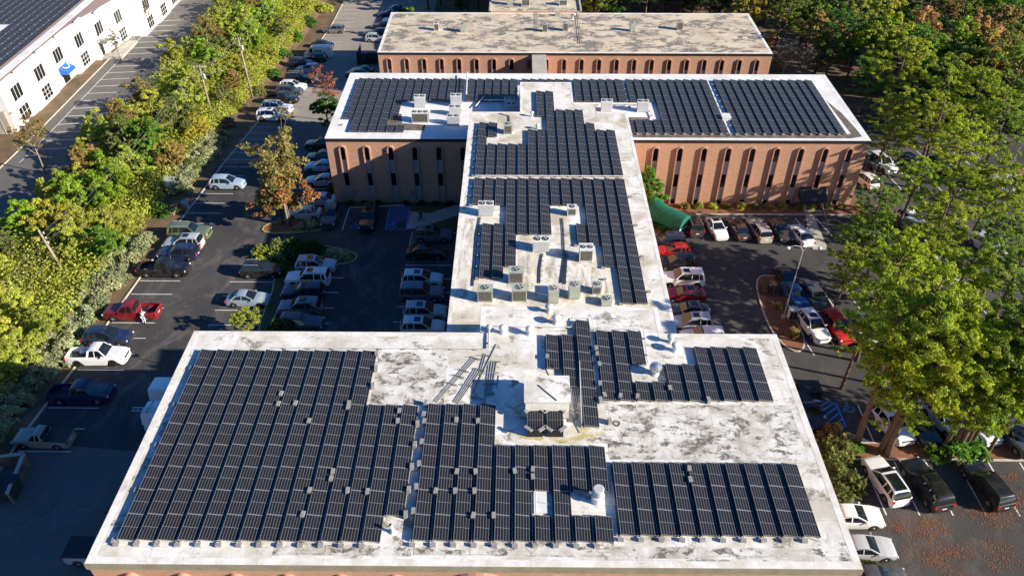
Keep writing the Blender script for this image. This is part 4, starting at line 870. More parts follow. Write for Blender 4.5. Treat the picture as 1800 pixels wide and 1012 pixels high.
def car_meshes(typ):
    if typ in _cm: return _cm[typ]
    L, Wd, deck, cab, zb, zr, ws, wr = SPEC[typ]; out = {}
    bed = (.012, .375) if 'pickup' in typ else None
    if typ == 'smallpickup': bed = (.012, .41)
    st = sorted(set([0, .006, .012, .03, .06, .1, .96, .975, .985, .995, 1] + [k[0] for k in deck] + [w0 + wr * 1.18 / L * math.cos(a) for w0 in ws for a in [R(t) for t in range(0, 181, 20)]] + [.12 + .04 * i for i in range(20)]
                    + ([bed[0] - .002, bed[0] + .002, bed[1] - .002, bed[1] + .002] if bed else [])))
    def arch(s):
        for w0 in ws:
            d = abs(s - w0) * L
            if d < wr * 1.2: return wr + math.sqrt(max(0, (wr * 1.2) ** 2 - d * d))
        return .22
    rings = []
    for s in st:
        x = (s - .5) * L; u = abs(s - .5) / .5; hw = Wd / 2 * (1 - .15 * u ** 5 - (.05 if s > .97 or s < .012 else 0)); zd = sstep(deck, s); za = min(arch(s), zd - .12)
        zl = max(za, .22 + (.12 if s > .985 or s < .012 else 0)); inb = bed and bed[0] < s < bed[1]
        zs = max(zl, min(zd - .1, .55))
        ins = (hw - .1, zd - .02 if not inb else zd), (hw - .1, zd if not inb else .62)
        half = [(0, .24), (hw - .26, max(.24, min(zl, .9) if za > .3 else .24)), (hw - .03, zl), (hw, zs), (hw - .015, zd - .14), (hw - .05, zd - .02), ins[0], ins[1], (hw * .5, zd + .015 if not inb else .62), (0, zd + .03 if not inb else .62)]
        rings.append([(x, yv, z) for yv, z in half] + [(x, -yv, z) for yv, z in half[-2:0:-1]])
    mb = MB(); n = len(rings[0]); vs = [p for r_ in rings for p in r_]; fs = [(i * n + k, (i + 1) * n + k, (i + 1) * n + (k + 1) % n, i * n + (k + 1) % n) for i in range(len(rings) - 1) for k in range(n)]
    fs += [tuple(range(n)), tuple((len(rings) - 1) * n + k for k in range(n - 1, -1, -1))]; mb.add(vs, fs)
    # cabin
    s0, s1, s2, s3 = cab; wb, wt = Wd / 2 - .07, Wd / 2 - (.30 if typ not in ('van',) else .16); zz = zb - .03
    prof = [(s0, zz), (s0 * .45 + s1 * .55, zb + (zr - zb) * .62), (s1, zr - .05), (s1 + .04, zr - .008), (s1 * .5 + s2 * .5, zr + .02), (s2 - .05, zr - .005), (s2, zr - .05), (s2 * .5 + s3 * .5, zb + (zr - zb) * .46), (s3, zz)]
    hwz = lambda z: wb + (wt - wb) * min(1, max(0, (z - zz) / (zr - zz)))
    def cabin(mb, prof, off=0.0, side=True):
        m_ = len(prof); vs = []
        for s, z in prof:
            x = (s - .5) * L; h = hwz(z) + off
            for t in (-1, -.55, 0, .55, 1): vs.append((x, h * t, z + off + .03 * (1 - t * t)))
        fs = [(i * 5 + k, (i + 1) * 5 + k, (i + 1) * 5 + k + 1, i * 5 + k + 1)[::-1] for i in range(m_ - 1) for k in range(4)]
        mb.add(vs, fs)
        if side:
            for sg in (-1, 1):
                vs = []
                for s, z in prof:
                    x = (s - .5) * L; vs += [(x, sg * (hwz(z) + off), z + off), (x, sg * (wb + off), zz)]
                fs = [(2 * i, 2 * i + 1, 2 * i + 3, 2 * i + 2) if sg > 0 else (2 * i, 2 * i + 2, 2 * i + 3, 2 * i + 1) for i in range(m_ - 1)]
                mb.add(vs, fs)
    gl = MB()
    if typ == 'van':
        cabin(mb, prof)
        gl.add([((s2 - .5) * L + .06, y * (hwz(zr - .15) - .1), zr - .10) for y in (-1, 1)] + [((s3 - .5) * L - .04, y * (wb - .12), zb + .10) for y in (1, -1)], [(0, 3, 2, 1)])
        for sg in (-1, 1):
            q = [((.66 - .5) * L, zb + .05), ((.80 - .5) * L, zb + .05), ((.73 - .5) * L, zr - .4), ((.66 - .5) * L, zr - .4)]
            gl.add([(x, sg * (hwz(z) + .012), z) for x, z in q], [(0, 1, 2, 3) if sg < 0 else (3, 2, 1, 0)])
            gl.add([((s0 - .5) * L - .02, sg * .12, zb + .1), ((s0 - .5) * L - .02, sg * .8, zb + .1), ((s0 + .006 - .5) * L - .02, sg * .75, zr - .45), ((s0 + .006 - .5) * L - .02, sg * .12, zr - .45)], [(0, 1, 2, 3) if sg > 0 else (3, 2, 1, 0)])
    else:
        cabin(gl, prof)
        rp = [(s1 - .008, zr - .075), (s1, zr - .045)] + prof[3:6] + [(s2, zr - .045)]
        cabin(mb, rp, .012, False)
        # rails, pillars and rear quarter in body colour
        for sg in (-1, 1):
            def strip(pts, wd):
                P_ = [Vector(((s - .5) * L, sg * (hwz(z) + .012), z)) for s, z in pts]; vs = []
                for i, p in enumerate(P_):
                    d = (P_[min(i + 1, len(P_) - 1)] - P_[max(i - 1, 0)]); nn = Vector((-d.z, 0, d.x)).normalized() * wd / 2
                    vs += [tuple(p + nn), tuple(p - nn)]
                fs = [(2 * i, 2 * i + 2, 2 * i + 3, 2 * i + 1) for i in range(len(P_) - 1)]
                if sg < 0: fs = [f[::-1] for f in fs]
                mb.add(vs, fs)
            strip([(s1 - .005, zr - .09), (s1 * .5 + s2 * .5, zr - .03), (s2 + .005, zr - .08)], .12)
            strip([(s2 + .002, zr - .06), (s3 - .008, zz)], .10)
            sm_ = (s1 + s2) / 2 + .015; strip([(sm_, zr - .05), (sm_ + .004, zz)], .09)
            if typ in ('suv', 'bigsuv', 'hatch'):
                strip([(s1 + .012, zr - .05), (s0 + .025, zz)], .22); strip([(s1 + (sm_ - s1) * .38, zr - .05), (s1 + (sm_ - s1) * .36, zz)], .09)
            elif typ == 'sedan': strip([(s1 + .01, zr - .06), (s0 + .04, zz)], .20)
            else: strip([(s1 + .012, zr - .05), (s0 + .015, zz)], .20)
            P3 = [(s1 + .0, zr - .03), (s0 + .0, zz)]
            x0, x1 = (P3[0][0] - .5) * L, (P3[1][0] - .5) * L; h0, h1 = hwz(P3[0][1]) + .004, wb + .004
            mb.add([(x0 - .01, sg * h0, P3[0][1]), (x1 - .01, sg * h1, zz), (x1 - .01, sg * (h1 - .13), zz + .01), (x0 - .01, sg * (h0 - .12), P3[0][1] + .015)], [(0, 1, 2, 3) if sg > 0 else (3, 2, 1, 0)])
            x0, x1 = (s2 - .5) * L, (s3 - .5) * L; h0, h1 = hwz(zr - .03) + .004, wb + .004
            mb.add([(x0 + .015, sg * h0, zr - .03), (x1 + .015, sg * h1, zz + .01), (x1 + .015, sg * (h1 - .07), zz + .03), (x0 + .015, sg * (h0 - .07), zr - .01)], [(0, 3, 2, 1) if sg > 0 else (1, 2, 3, 0)])
            m_x = (s3 - .07 - .5) * L; mb.box(m_x, sg * (Wd / 2 - .02) if sg > 0 else -Wd / 2 - .16, zb + .0, m_x + .1, (Wd / 2 + .16) if sg > 0 else -(Wd / 2 - .02), zb + .14)
    out['body'] = (mb.v, mb.f); out['glass'] = gl.mesh(typ + '_glass', M['cglass'], True)
    b = MB(); b.lathe([(wr * .62, 0), (wr * .95, .0), (wr, .04), (wr, .19), (wr * .95, .23), (wr * .62, .23)], 20); out['tyre'] = b.mesh('tyre', M['tyre'], False)
    b = MB(); b.lathe([(wr * .64, .0), (wr * .64, .012), (wr * .3, -.004), (.02, -.004)], 20); b.lathe([(wr * .12, -.02), (wr * .1, -.03)], 8)
    out['rim'] = b.mesh('rim', M['rim']); b2_ = b.mesh('rimb', M['rimb']); out['rimb'] = b2_
    zf = sstep(deck, .975)
    b = MB(); b.box(-.05, -.17, -.075, .05, .17, .075); out['lamp'] = b.mesh('headlight', M['lamp'])
    b = MB(); b.box(-.04, -.11, -.12, .04, .11, .12); out['tail'] = b.mesh('taillight', M['tail'])
    b = MB(); b.box(-.01, -.55, -.13, .03, .55, .1); out['grille'] = b.mesh('front_grille', M['black'])
    b = MB(); b.box(-.01, -.2, -.06, .01, .2, .06); out['plate'] = b.mesh('plate', M['plate'])
    if typ != 'van':
        b = MB(); xs0, xs1 = (s2 - .5) * L - .95, (s2 - .5) * L - .28; b.box(xs0, -.38, zr + .04, xs1, .38, zr + .075); out['sun'] = b.mesh('sunroof', M['cglass'])
        b = MB(); x0, x1 = (s1 + .02 - .5) * L, (s2 - .04 - .5) * L
        for sg in (-1, 1): b.tube([(x0, sg * (wt - .06), zr - .01), (x0 + .15, sg * (wt - .06), zr + .06), (x1 - .15, sg * (wt - .06), zr + .07), (x1, sg * (wt - .06), zr + .0)], .022, 5)
        out['rack'] = b.mesh('roof_rail', M['galv'])
        b = MB(); x0, x1 = (s1 + .02 - .5) * L, (s2 - .06 - .5) * L; b.box(x0, -.5, zr + .03, x1, .5, zr + .078); out['pano'] = b.mesh('glass_roof', M['cglass'])
    if bed:
        b = MB(); b.box((bed[0] + .003 - .5) * L, -Wd / 2 + .1, .64, (bed[1] - .003 - .5) * L, Wd / 2 - .1, .66); out['liner'] = b.mesh('bed_liner', M['black'])
        zt = sstep(deck, .2); b = MB(); b.box((bed[0] - .004 - .5) * L, -Wd / 2 + .06, zt + .004, (bed[1] - .001 - .5) * L, Wd / 2 - .06, zt + .04); out['cover'] = b.mesh('bed_cover', M['black'])
    out['dims'] = (L, Wd, zb, zr, ws, wr, deck); _cm[typ] = out; return out
PAINT = {'white': (.80, .80, .78), 'silver': (.48, .50, .52), 'grey': (.16, .17, .18), 'darkgrey': (.06, .063, .068), 'black': (.010, .010, .011), 'navy': (.012, .02, .06), 'blue': (.02, .08, .25), 'olive': (.11, .15, .085), 'maroon': (.20, .008, .014),
         'red': (.50, .012, .012), 'tan': (.30, .265, .21), 'beige': (.42, .39, .33), 'icy': (.42, .52, .62), 'brown': (.05, .035, .028), 'tealgrey': (.10, .14, .18), 'bluegrey': (.28, .34, .40)}
PM = {}
def paint_mat(c):
    if c not in PM:
        m = newmat('car_paint_' + c, PAINT[c], .32, .15 if c in ('silver', 'grey', 'icy') else 0, .5); b = m.node_tree.nodes['Principled BSDF']
        b.inputs['Coat Weight'].default_value = .6; b.inputs['Coat Roughness'].default_value = .06
        t = NT(m); n_ = t.noise(t.pos(), 1.4, 3, .6); t.color(t.mix(t.ramp(n_, .45, .75, 0, .12), PAINT[c], (.35, .31, .26))); PM[c] = m
    return PM[c]
NAMES = {'sedan': ('parked_car', 'car'), 'hatch': ('parked_car', 'car'), 'suv': ('parked_suv', 'SUV'), 'bigsuv': ('parked_suv', 'SUV'), 'pickup': ('pickup_truck', 'pickup truck'), 'smallpickup': ('pickup_truck', 'pickup truck'), 'van': ('parked_van', 'van')}
def vehicle(px, py, typ, colr, deg, label, opt=''):
    d = car_meshes(typ); L, Wd, zb, zr, ws, wr, deck = d['dims']
    x, y, z = GP(px, py, (zr * .45)); slope = 0
    nm, cat = NAMES[typ]; rt = thing(nm, label, cat, (x, y, z + .015), 0, 'vehicles parked around the offices')
    # lie on the sloping car park
    a = R(deg); g2 = (gz(x + math.cos(a), y + math.sin(a)) - gz(x - math.cos(a), y - math.sin(a))) / 2; rl = (gz(x - math.sin(a), y + math.cos(a)) - gz(x + math.sin(a), y - math.cos(a))) / 2
    rt.rotation_euler = (math.atan(rl), -math.atan(g2), a)
    key = ('body', typ, colr)
    if key not in _cm:
        me = bpy.data.meshes.new('body_' + typ); me.from_pydata(d['body'][0], [], d['body'][1]); me.materials.append(paint_mat(colr)); me.polygons.foreach_set('use_smooth', [True] * len(me.polygons)); me.update()
        try: me.set_sharp_from_angle(angle=R(28))
        except Exception: pass
        _cm[key] = me
    link('body', _cm[key], rt); link('window_glass', d['glass'], rt)
    for w0 in ws:
        for sg in (-1, 1):
            wh = link('wheel', d['tyre'], rt, ((w0 - .5) * L, sg * (Wd / 2 - .02), wr)); wh.rotation_euler = (R(90) * sg, 0, 0)
            link('rim', d['rimb' if 'k' in opt else 'rim'], wh)
    zf = sstep(deck, .97) - .13
    for sg in (-1, 1):
        o_ = link('headlight', d['lamp'], rt, (L * .478, sg * (Wd / 2 - .26), zf)); o_.rotation_euler.z = -sg * .25
        link('taillight', d['tail'], rt, (-L * .494, sg * (Wd / 2 - .17), sstep(deck, .03) - .2))
    link('front_grille', d['grille'], rt, (L * .492, 0, zf - .1)); link('license_plate', d['plate'], rt, (-L / 2 - .012, 0, .72))
    if 's' in opt: link('sunroof', d['sun'], rt)
    if 'p' in opt: link('glass_roof', d['pano'], rt)
    if 'r' in opt: link('roof_rail', d['rack'], rt)
    if 'pickup' in typ: link('bed_cover' if 'c' in opt else 'bed_liner', d['cover' if 'c' in opt else 'liner'], rt)
    return rt
E_, W_, N_, S_ = 0, 180, 90, -90
CARS = [
 (76, 768, 'smallpickup', 'tan', 178, 'old tan pickup with grey bed cover backed towards the shaded gate', 'c'),
 (142, 690, 'pickup', 'navy', 2, 'dark blue pickup with chrome nose, between the shade line and the tan pickup', ''),
 (171, 624, 'pickup', 'white', 2, 'white crew-cab pickup with black wheels and open black bed', 'k'),
 (189, 592, 'suv', 'navy', 0, 'navy SUV tucked behind the white crew-cab pickup', ''),
 (231, 546, 'pickup', 'maroon', 181, 'dark red pickup with lowered tailgate and a man leaning at its bed', ''),
 (287, 471, 'pickup', 'black', 0, 'black pickup carrying boards in its bed beside the hedge', ''),
 (314, 444, 'suv', 'navy', 180, 'dark navy SUV with red tail lamp next to the black pickup', ''),
 (322, 426, 'suv', 'silver', 180, 'silver SUV squeezed between the navy and olive SUVs', 's'),
 (333, 407, 'bigsuv', 'olive', 0, 'olive green boxy SUV on the hedge side', 'r'),
 (400, 321, 'suv', 'icy', 0, 'pale SUV with blue-shaded roof beside the autumn tree', ''),
 (479, 203, 'bigsuv', 'white', -1, 'white SUV closest to the pale patch of the upper drive', 's'),
 (487, 189, 'bigsuv', 'white', -2, 'long white SUV behind the first white SUV on the upper drive', 's'),
 (495, 173, 'pickup', 'black', -2, 'black pickup in the upper drive row beside white SUVs', ''),
 (509, 160, 'suv', 'darkgrey', -2, 'dark SUV wedged between black pickup and white car, upper drive', ''),
 (515, 151, 'suv', 'white', -2, 'small white SUV mostly hidden behind dark SUV, upper drive', ''),
 (526, 137, 'bigsuv', 'black', -2, 'big black SUV in the shade of the upper drive', 'r'),
 (541, 121, 'suv', 'icy', 180, 'pale blue-white SUV facing the trees in the shade, upper drive', ''),
 (531, 110, 'suv', 'navy', -2, 'navy SUV in the shade beyond the pale SUV, upper drive', ''),
 (553, 102, 'suv', 'black', 180, 'black SUV in front of the white van, upper drive', ''),
 (559, 92, 'van', 'white', 180, 'white van with green marking on its side, upper drive', 'g'),
 (567, 78, 'sedan', 'black', -2, 'black sedan beyond the white van', ''),
 (587, 52, 'suv', 'grey', 180, 'lone grey SUV in the sunlit far stalls', ''),
 (662, 67, 'suv', 'silver', 0, 'silver SUV with open trunk side by the far dumpster fence', 'r'),
 (663, 58, 'suv', 'black', 180, 'black car just behind the silver SUV by the far building', ''),
 (673, 45, 'suv', 'black', 180, 'black SUV with long shadow beside the far building corner', ''),
 (690, 36, 'sedan', 'white', 180, 'white car nose peeking past the far roof corner', ''),
 (683, 24, 'sedan', 'navy', 180, 'dark blue car in tree shade behind the far roof corner', ''),
 (701, 16, 'sedan', 'black', 0, 'black car under the lamp behind the far building', ''),
 (1060, 10, 'sedan', 'icy', 100, 'pale blue car in deep shade of the back woods', ''),
 (636, 124, 'sedan', 'black', 178, 'black sedan behind the rear corner of the middle roof', ''),
 (628, 129, 'sedan', 'darkgrey', 178, 'dark car roof just above the middle roof edge', ''),
 (564, 253, 'suv', 'black', 180, 'black SUV rear showing beside the sunlit brick corner', ''),
 (566, 276, 'suv', 'navy', 180, 'dark car in the shaded side row, second beside the brick corner', ''),
 (564, 292, 'sedan', 'icy', 180, 'pale car in the shaded side row, third beside the brick corner', ''),
 (566, 317, 'sedan', 'silver', 180, 'silver car in the shaded side row beside the dark shrubs', ''),
 (560, 351, 'sedan', 'silver', 180, 'silver roof behind the white lamp head', ''),
 (534, 374, 'sedan', 'silver', 180, 'silver car under the autumn tree next to the lamp post', ''),
 (581, 378, 'bigsuv', 'darkgrey', -89, 'dark SUV nose out by the brick wall in shade', ''),
 (648, 384, 'bigsuv', 'black', -90, 'black SUV with roof rails and brown roof box between blue symbols', 'rs'),
 (761, 412, 'suv', 'grey', 0, 'grey SUV beside the yellow-hatched corner of the court', 'rs'),
 (749, 443, 'sedan', 'black', 1, 'black sedan with chrome window line in the shaded court', ''),
 (742, 490, 'suv', 'white', 0, 'white SUV with sunroof in the shaded court row', 's'),
 (741, 514, 'bigsuv', 'grey', 0, 'grey boxy SUV next to the white one in the court row', ''),
 (747, 547, 'suv', 'silver', 0, 'grey SUV with sunroof, second from the near roof in the court', 's'),
 (743, 574, 'suv', 'white', 0, 'white SUV with two dark roof panels right behind the near roof edge', 's'),
 (555, 465, 'suv', 'silver', 0, 'silver SUV with sunroof beside the yellow-ended planting island', 'sr'),
 (541, 488, 'bigsuv', 'white', 180, 'white SUV with roof rails facing the planting island', 'sr'),
 (532, 512, 'suv', 'navy', 180, 'navy SUV in the middle row of the shaded court', 's'),
 (527, 539, 'suv', 'grey', 180, 'dark grey SUV in the middle row of the shaded court', 's'),
 (529, 567, 'suv', 'darkgrey', 0, 'dark SUV closest to the yellow bush in the court', ''),
 (460, 474, 'suv', 'black', 0, 'black SUV alone on the hedge side of the planting island', 'r'),
 (436, 525, 'sedan', 'bluegrey', 0, 'blue-grey sedan with long oval shadow on the sunlit side of the court', ''),
 (322, 694, 'van', 'white', 0, 'white van poking out behind the near building edge, rear one', ''),
 (312, 737, 'van', 'white', 0, 'white van with ladder on its roof beside the near building edge', 'l'),
 (184, 966, 'pickup', 'silver', 0, 'silver pickup with dark bed cover at the near building corner', 'c'),
 (1217, 392, 'bigsuv', 'brown', 95, 'dark brown SUV beside the green canopy, tail out', 'rp'),
 (1260, 401, 'sedan', 'white', -83, 'white sedan with sunroof, nose out, in front of the arched windows', 's'),
 (1298, 402, 'sedan', 'brown', 97, 'dark brown sedan between the white and tan cars', ''),
 (1335, 404, 'suv', 'beige', 97, 'tan SUV tail out in front of the arched windows', ''),
 (1371, 404, 'sedan', 'brown', -82, 'dark grey sedan nose out beside the tan SUV', ''),
 (1408, 412, 'sedan', 'white', 98, 'white car tail out beside the entrance path', ''),
 (1172, 423, 'suv', 'navy', 180, 'navy car first in the row along the connector, by the planted corner', ''),
 (1184, 441, 'hatch', 'red', 180, 'bright red small car in the row along the connector', ''),
 (1189, 461, 'suv', 'black', 180, 'black-roofed off-roader in the row along the connector', 'p'),
 (1199, 489, 'bigsuv', 'white', 180, 'white SUV with dark glass roof in the row along the connector', 's'),
 (1203, 517, 'sedan', 'maroon', 180, 'crimson sedan in the row along the connector', 's'),
 (1209, 545, 'sedan', 'darkgrey', 180, 'dark grey sedan in the row along the connector', 's'),
 (1214, 567, 'suv', 'silver', 180, 'silver SUV in the row along the connector', 's'),
 (1236, 592, 'suv', 'white', 180, 'white roof only just visible above the near roof edge', ''),
 (1398, 519, 'sedan', 'blue', -80, 'blue car by the foot of the tall street lamp', ''),
 (1434, 524, 'suv', 'darkgrey', -81, 'dark grey car beside the blue one under the trees', ''),
 (1430, 572, 'suv', 'white', -80, 'white SUV with sunroof beside the curved planting island', 's'),
 (1472, 574, 'suv', 'red', -80, 'bright red car in tree shade between two white ones', ''),
 (1521, 582, 'suv', 'white', -79, 'white SUV dappled by shade beside the bright red car', ''),
 (1384, 492, 'sedan', 'black', -80, 'black car roof behind the lamp pole base', ''),
 (1421, 722, 'smallpickup', 'navy', -84, 'navy pickup with black bed right against the near building wall', 'c'),
 (1568, 744, 'suv', 'white', -78, 'white SUV behind the leaning pine trunk', ''),
 (1615, 752, 'suv', 'black', -78, 'black SUV in pine shade next to the white SUV behind the trunk', ''),
 (1663, 738, 'suv', 'icy', -78, 'pale blue car under the big pine crown', ''),
 (1717, 745, 'suv', 'white', -77, 'white car half covered by pine branches', ''),
 (1782, 765, 'suv', 'darkgrey', -76, 'dark car in the pine shade at the picture edge', ''),
 (1557, 842, 'suv', 'white', 102, 'white crossover with big glass roof, tail out, in the sun', 'p'),
 (1628, 848, 'bigsuv', 'black', 102, 'black SUV tail out between white crossover and black pearl sedan', 's'),
 (1735, 850, 'suv', 'black', 103, 'black car with pale rear hatch on the leaf-strewn stalls', ''),
 (1500, 907, 'sedan', 'white', 0, 'white sedan nose out from under the near roof edge', ''),
 (1520, 962, 'sedan', 'silver', 0, 'silver sedan nose out beside the near building corner', ''),
 (1541, 1015, 'sedan', 'darkgrey', 0, 'dark car roof at the bottom edge beside the building corner', ''),
 (1552, 287, 'bigsuv', 'white', -76, 'white SUV parked beyond the brick corner behind the mulch strip', ''),
 (1521, 314, 'suv', 'white', 104, 'white SUV peeking out at the sunlit brick corner', ''),
 (1530, 282, 'suv', 'tealgrey', -76, 'dark teal car right behind the brick corner', ''),
 (1605, 288, 'suv', 'black', -74, 'black car behind the mulch strip under pines', ''),
 (1655, 294, 'suv', 'black', -74, 'black car further along the mulch strip in deep pine shade', ''),
 (1762, 330, 'suv', 'silver', -66, 'silver car between pines near the far lamp pole', ''),
 (1604, 388, 'suv', 'white', -74, 'white car seen through the pine crowns, upper one', ''),
 (1614, 404, 'suv', 'icy', -74, 'pale car seen through the pine crowns, lower one', ''),
 (1655, 474, 'suv', 'white', -74, 'white car in the gap between two pine crowns', ''),
 (1735, 430, 'suv', 'silver', -70, 'silver car under the pines by the side strip', ''),
 (1600, 600, 'suv', 'darkgrey', -78, 'dark car hidden under the big pine crown', ''),
]
veh = {}
for c in CARS: veh[c[5]] = vehicle(*c)
def find(s): return [v for k, v in veh.items() if s in k][0]
v = find('green marking')
b = MB()
for i, (x0, w_) in enumerate(((-.9, .26), (-.55, .3), (-.18, .22), (.12, .3))): b.box(x0, 1.01, 1.45, x0 + w_, 1.03, 1.75)
b.box(-.9, 1.01, 1.3, .4, 1.03, 1.36)
link('side_marking', b.mesh('green_marking', newmat('green_vinyl', (.05, .4, .12), .5)), v)
v = find('ladder on its roof')
b = MB()
for sy_ in (-.35, .05): b.box(-3.6, sy_, 2.5, 1.2, sy_ + .06, 2.56)
for k in range(12): b.box(-3.5 + k * .4, -.35, 2.51, -3.46 + k * .4, .1, 2.55)
lad = tag(link('ladder', b.mesh('ladder', M['alu']), None, v.location, 0), 'aluminium ladder lying on the roof of a white van', 'ladder')
b = MB()
for x0 in (-2.2, -.2): b.tube([(x0, -.8, 2.3), (x0, -.75, 2.46), (x0, .75, 2.46), (x0, .8, 2.3)], .03, 5)
link('roof_rack', b.mesh('rk', M['black']), v)
v = find('carrying boards')
b = MB(); b.box(-1.0, -.18, 0, 1.1, .02, .05); bd = tag(link('board', b.mesh('board', M['wood_pole']), None, (v.location.x - 1.3, v.location.y - .1, v.location.z + 1.0), .35), 'pale board leaning across the bed of the black pickup', 'board'); bd.rotation_euler = (0, -.16, .3)
b = MB(); b.box(-.5, -.1, 0, .5, .2, .1); bd = tag(link('board', b.mesh('board2', M['white_metal']), None, (v.location.x - 1.7, v.location.y - .35, v.location.z + .72), -.2), 'short white board lying in the bed of the black pickup', 'board')

# ------------------------------------------------------------------ trees and shrubs
def quads_mesh(name, C, A, B, mats):
    """C centres, A and B half axes (n,3): one quad per leaf"""
    n = len(C); v = np.empty((n, 4, 3), np.float32)
    v[:, 0] = C - A - B; v[:, 1] = C + A - B; v[:, 2] = C + A + B; v[:, 3] = C - A + B
    me = bpy.data.meshes.new(name); me.vertices.add(n * 4); me.loops.add(n * 4); me.polygons.add(n)
    me.vertices.foreach_set('co', v.ravel()); me.loops.foreach_set('vertex_index', np.arange(n * 4, dtype=np.int32))
    me.polygons.foreach_set('loop_start', np.arange(0, n * 4, 4, dtype=np.int32)); me.polygons.foreach_set('loop_total', np.full(n, 4, np.int32))
    me.materials.append(mats); me.update(); me.validate(); return me
def unit(v): return v / np.maximum(np.linalg.norm(v, axis=-1, keepdims=True), 1e-6)
def leaves_on(centres, radii, per, size, rs, flat_=.75, elong=1.5, up=.4):
    """leaf clumps: points scattered in a shell of each small ball"""
    C, A, B = [], [], []
    for c, r_ in zip(centres, radii):
        d = unit(rs.normal(size=(per, 3))); d[:, 2] = np.where(d[:, 2] < -.3, -d[:, 2] * .5, d[:, 2])
        p = c + d * (r_ * rs.uniform(.45, 1.08, (per, 1))) * np.array([1, 1, flat_])
        nrm = unit(d * .7 + rs.normal(size=(per, 3)) * .75 + np.array([0, 0, up])); t = unit(np.cross(nrm, rs.normal(size=(per, 3)))); b = np.cross(nrm, t)
        s = size * rs.uniform(.6, 1.25, (per, 1)); C.append(p); A.append(t * s * elong * .5); B.append(b * s * .5)
    return np.concatenate(C), np.concatenate(A), np.concatenate(B)
def limb_mesh(name, paths, m):
    b = MB()
    for pts, rr in paths: b.tube(pts, rr, 6)
    return b.mesh(name, m, True)
def broad_variant(seed, R_=3.0, H=7.5, clumps=84, per=110, size=.145, low=.22):
    rs = np.random.RandomState(seed); top = H; cs, rr, paths = [], [], []
    trunk = [(0, 0, -.3), (rs.uniform(-.15, .15), rs.uniform(-.15, .15), H * .3), (rs.uniform(-.4, .4), rs.uniform(-.4, .4), H * .62), (rs.uniform(-.6, .6), rs.uniform(-.5, .5), H * .9)]
    paths.append((trunk, [.2, .15, .09, .03])); lobes = []
    for k in range(7):
        a = k * 2 * math.pi / 7 + rs.uniform(-.4, .4); h = rs.uniform(low + .15, .8) * H; l = R_ * rs.uniform(.55, .85) * (1 - .4 * max(0, h / H - .55))
        e = np.array([l * math.cos(a), l * math.sin(a), h]); lobes.append((e, rs.uniform(.9, 1.5) * R_ / 3)); s = h * .62
        paths.append(([(0, 0, s), tuple(np.array([0, 0, s]) * .5 + e * .5 + np.array([0, 0, .1])), tuple(e)], [.09, .055, .02]))
    lobes.append((np.array([0, 0, H * .86]), 1.2 * R_ / 3)); lobes.append((np.array([.3, .2, H * .6]), 1.4 * R_ / 3))
    while len(cs) < clumps:
        c, r_ = lobes[rs.randint(len(lobes))]; d = unit(rs.normal(size=3)); p = c + d * r_ * rs.uniform(.55, 1.15) * np.array([1, 1, .9])
        if p[2] < H * low: continue
        cs.append(p); rr.append(rs.uniform(.28, .62) * R_ / 3)
    C, A, B = leaves_on(cs, rr, per, size, rs)
    return quads_mesh('broadleaf_crown', C, A, B, M['leaf']), limb_mesh('broadleaf_trunk', paths, M['bark_pale'] if seed % 2 else M['bark']), H
def pine_variant(seed, H=19, R_=4.2, tufts=300, per=34, lean=1.2, start=.42):
    rs = np.random.RandomState(seed); paths, cs, rr = [], [], []
    tr = [np.array([lean * t * t + .35 * math.sin(3 * t + seed), lean * .3 * t, H * t]) for t in np.linspace(0, 1, 8)]; tr[0][2] = -.3
    paths.append(([tuple(p) for p in tr], [.34 - .035 * i for i in range(8)]))
    nb = 30
    for k in range(nb):
        t = start + (1 - start) * (k / nb) ** .9; base = np.array([np.interp(t * 7, range(8), [p[j] for p in tr]) for j in range(3)])
        a = k * 2.4 + rs.uniform(-.4, .4); prof = math.sin(math.pi * min(1, (t - start) / (1 - start) * .72 + .22)); l = R_ * (.45 + .65 * prof) * rs.uniform(.65, 1.1)
        e = base + np.array([math.cos(a) * l, math.sin(a) * l, l * rs.uniform(.05, .35)]); m_ = base * .5 + e * .5 + np.array([0, 0, .25]); paths.append(([tuple(base), tuple(m_), tuple(e)], [.085, .055, .02]))
        for q in range(int(tufts / nb)):
            u = rs.uniform(.38, 1.08); p = base * (1 - u) + e * u + rs.normal(size=3) * np.array([.5, .5, .25]) * (.55 + .6 * u); cs.append(p); rr.append(rs.uniform(.30, .55))
    C, A, B = leaves_on(cs, rr, per, .105, rs, .75, 2.6, .6)
    return quads_mesh('pine_crown', C, A, B, M['leaf']), limb_mesh('pine_trunk', paths, M['bark']), H
def shrub_variant(seed, R_=1.0, H=1.5, clumps=26, per=70, size=.09):
    rs = np.random.RandomState(seed); cs, rr = [], []
    for k in range(clumps):
        d = unit(rs.normal(size=3)); d[2] = abs(d[2]); cs.append(d * np.array([R_, R_, H * .75]) * rs.uniform(.45, .85)); rr.append(rs.uniform(.25, .42) * R_)
    C, A, B = leaves_on(cs, rr, per, size, rs, .8, 1.8); C[:, 2] = np.maximum(C[:, 2], .03)
    st = [([(0, 0, -.1), (c[0] * .5, c[1] * .5, c[2] * .6), tuple(c)], [.03, .02, .008]) for c in cs[:8]]
    return quads_mesh('shrub_leaves', C, A, B, M['leaf']), limb_mesh('shrub_stems', st, M['bark']), H
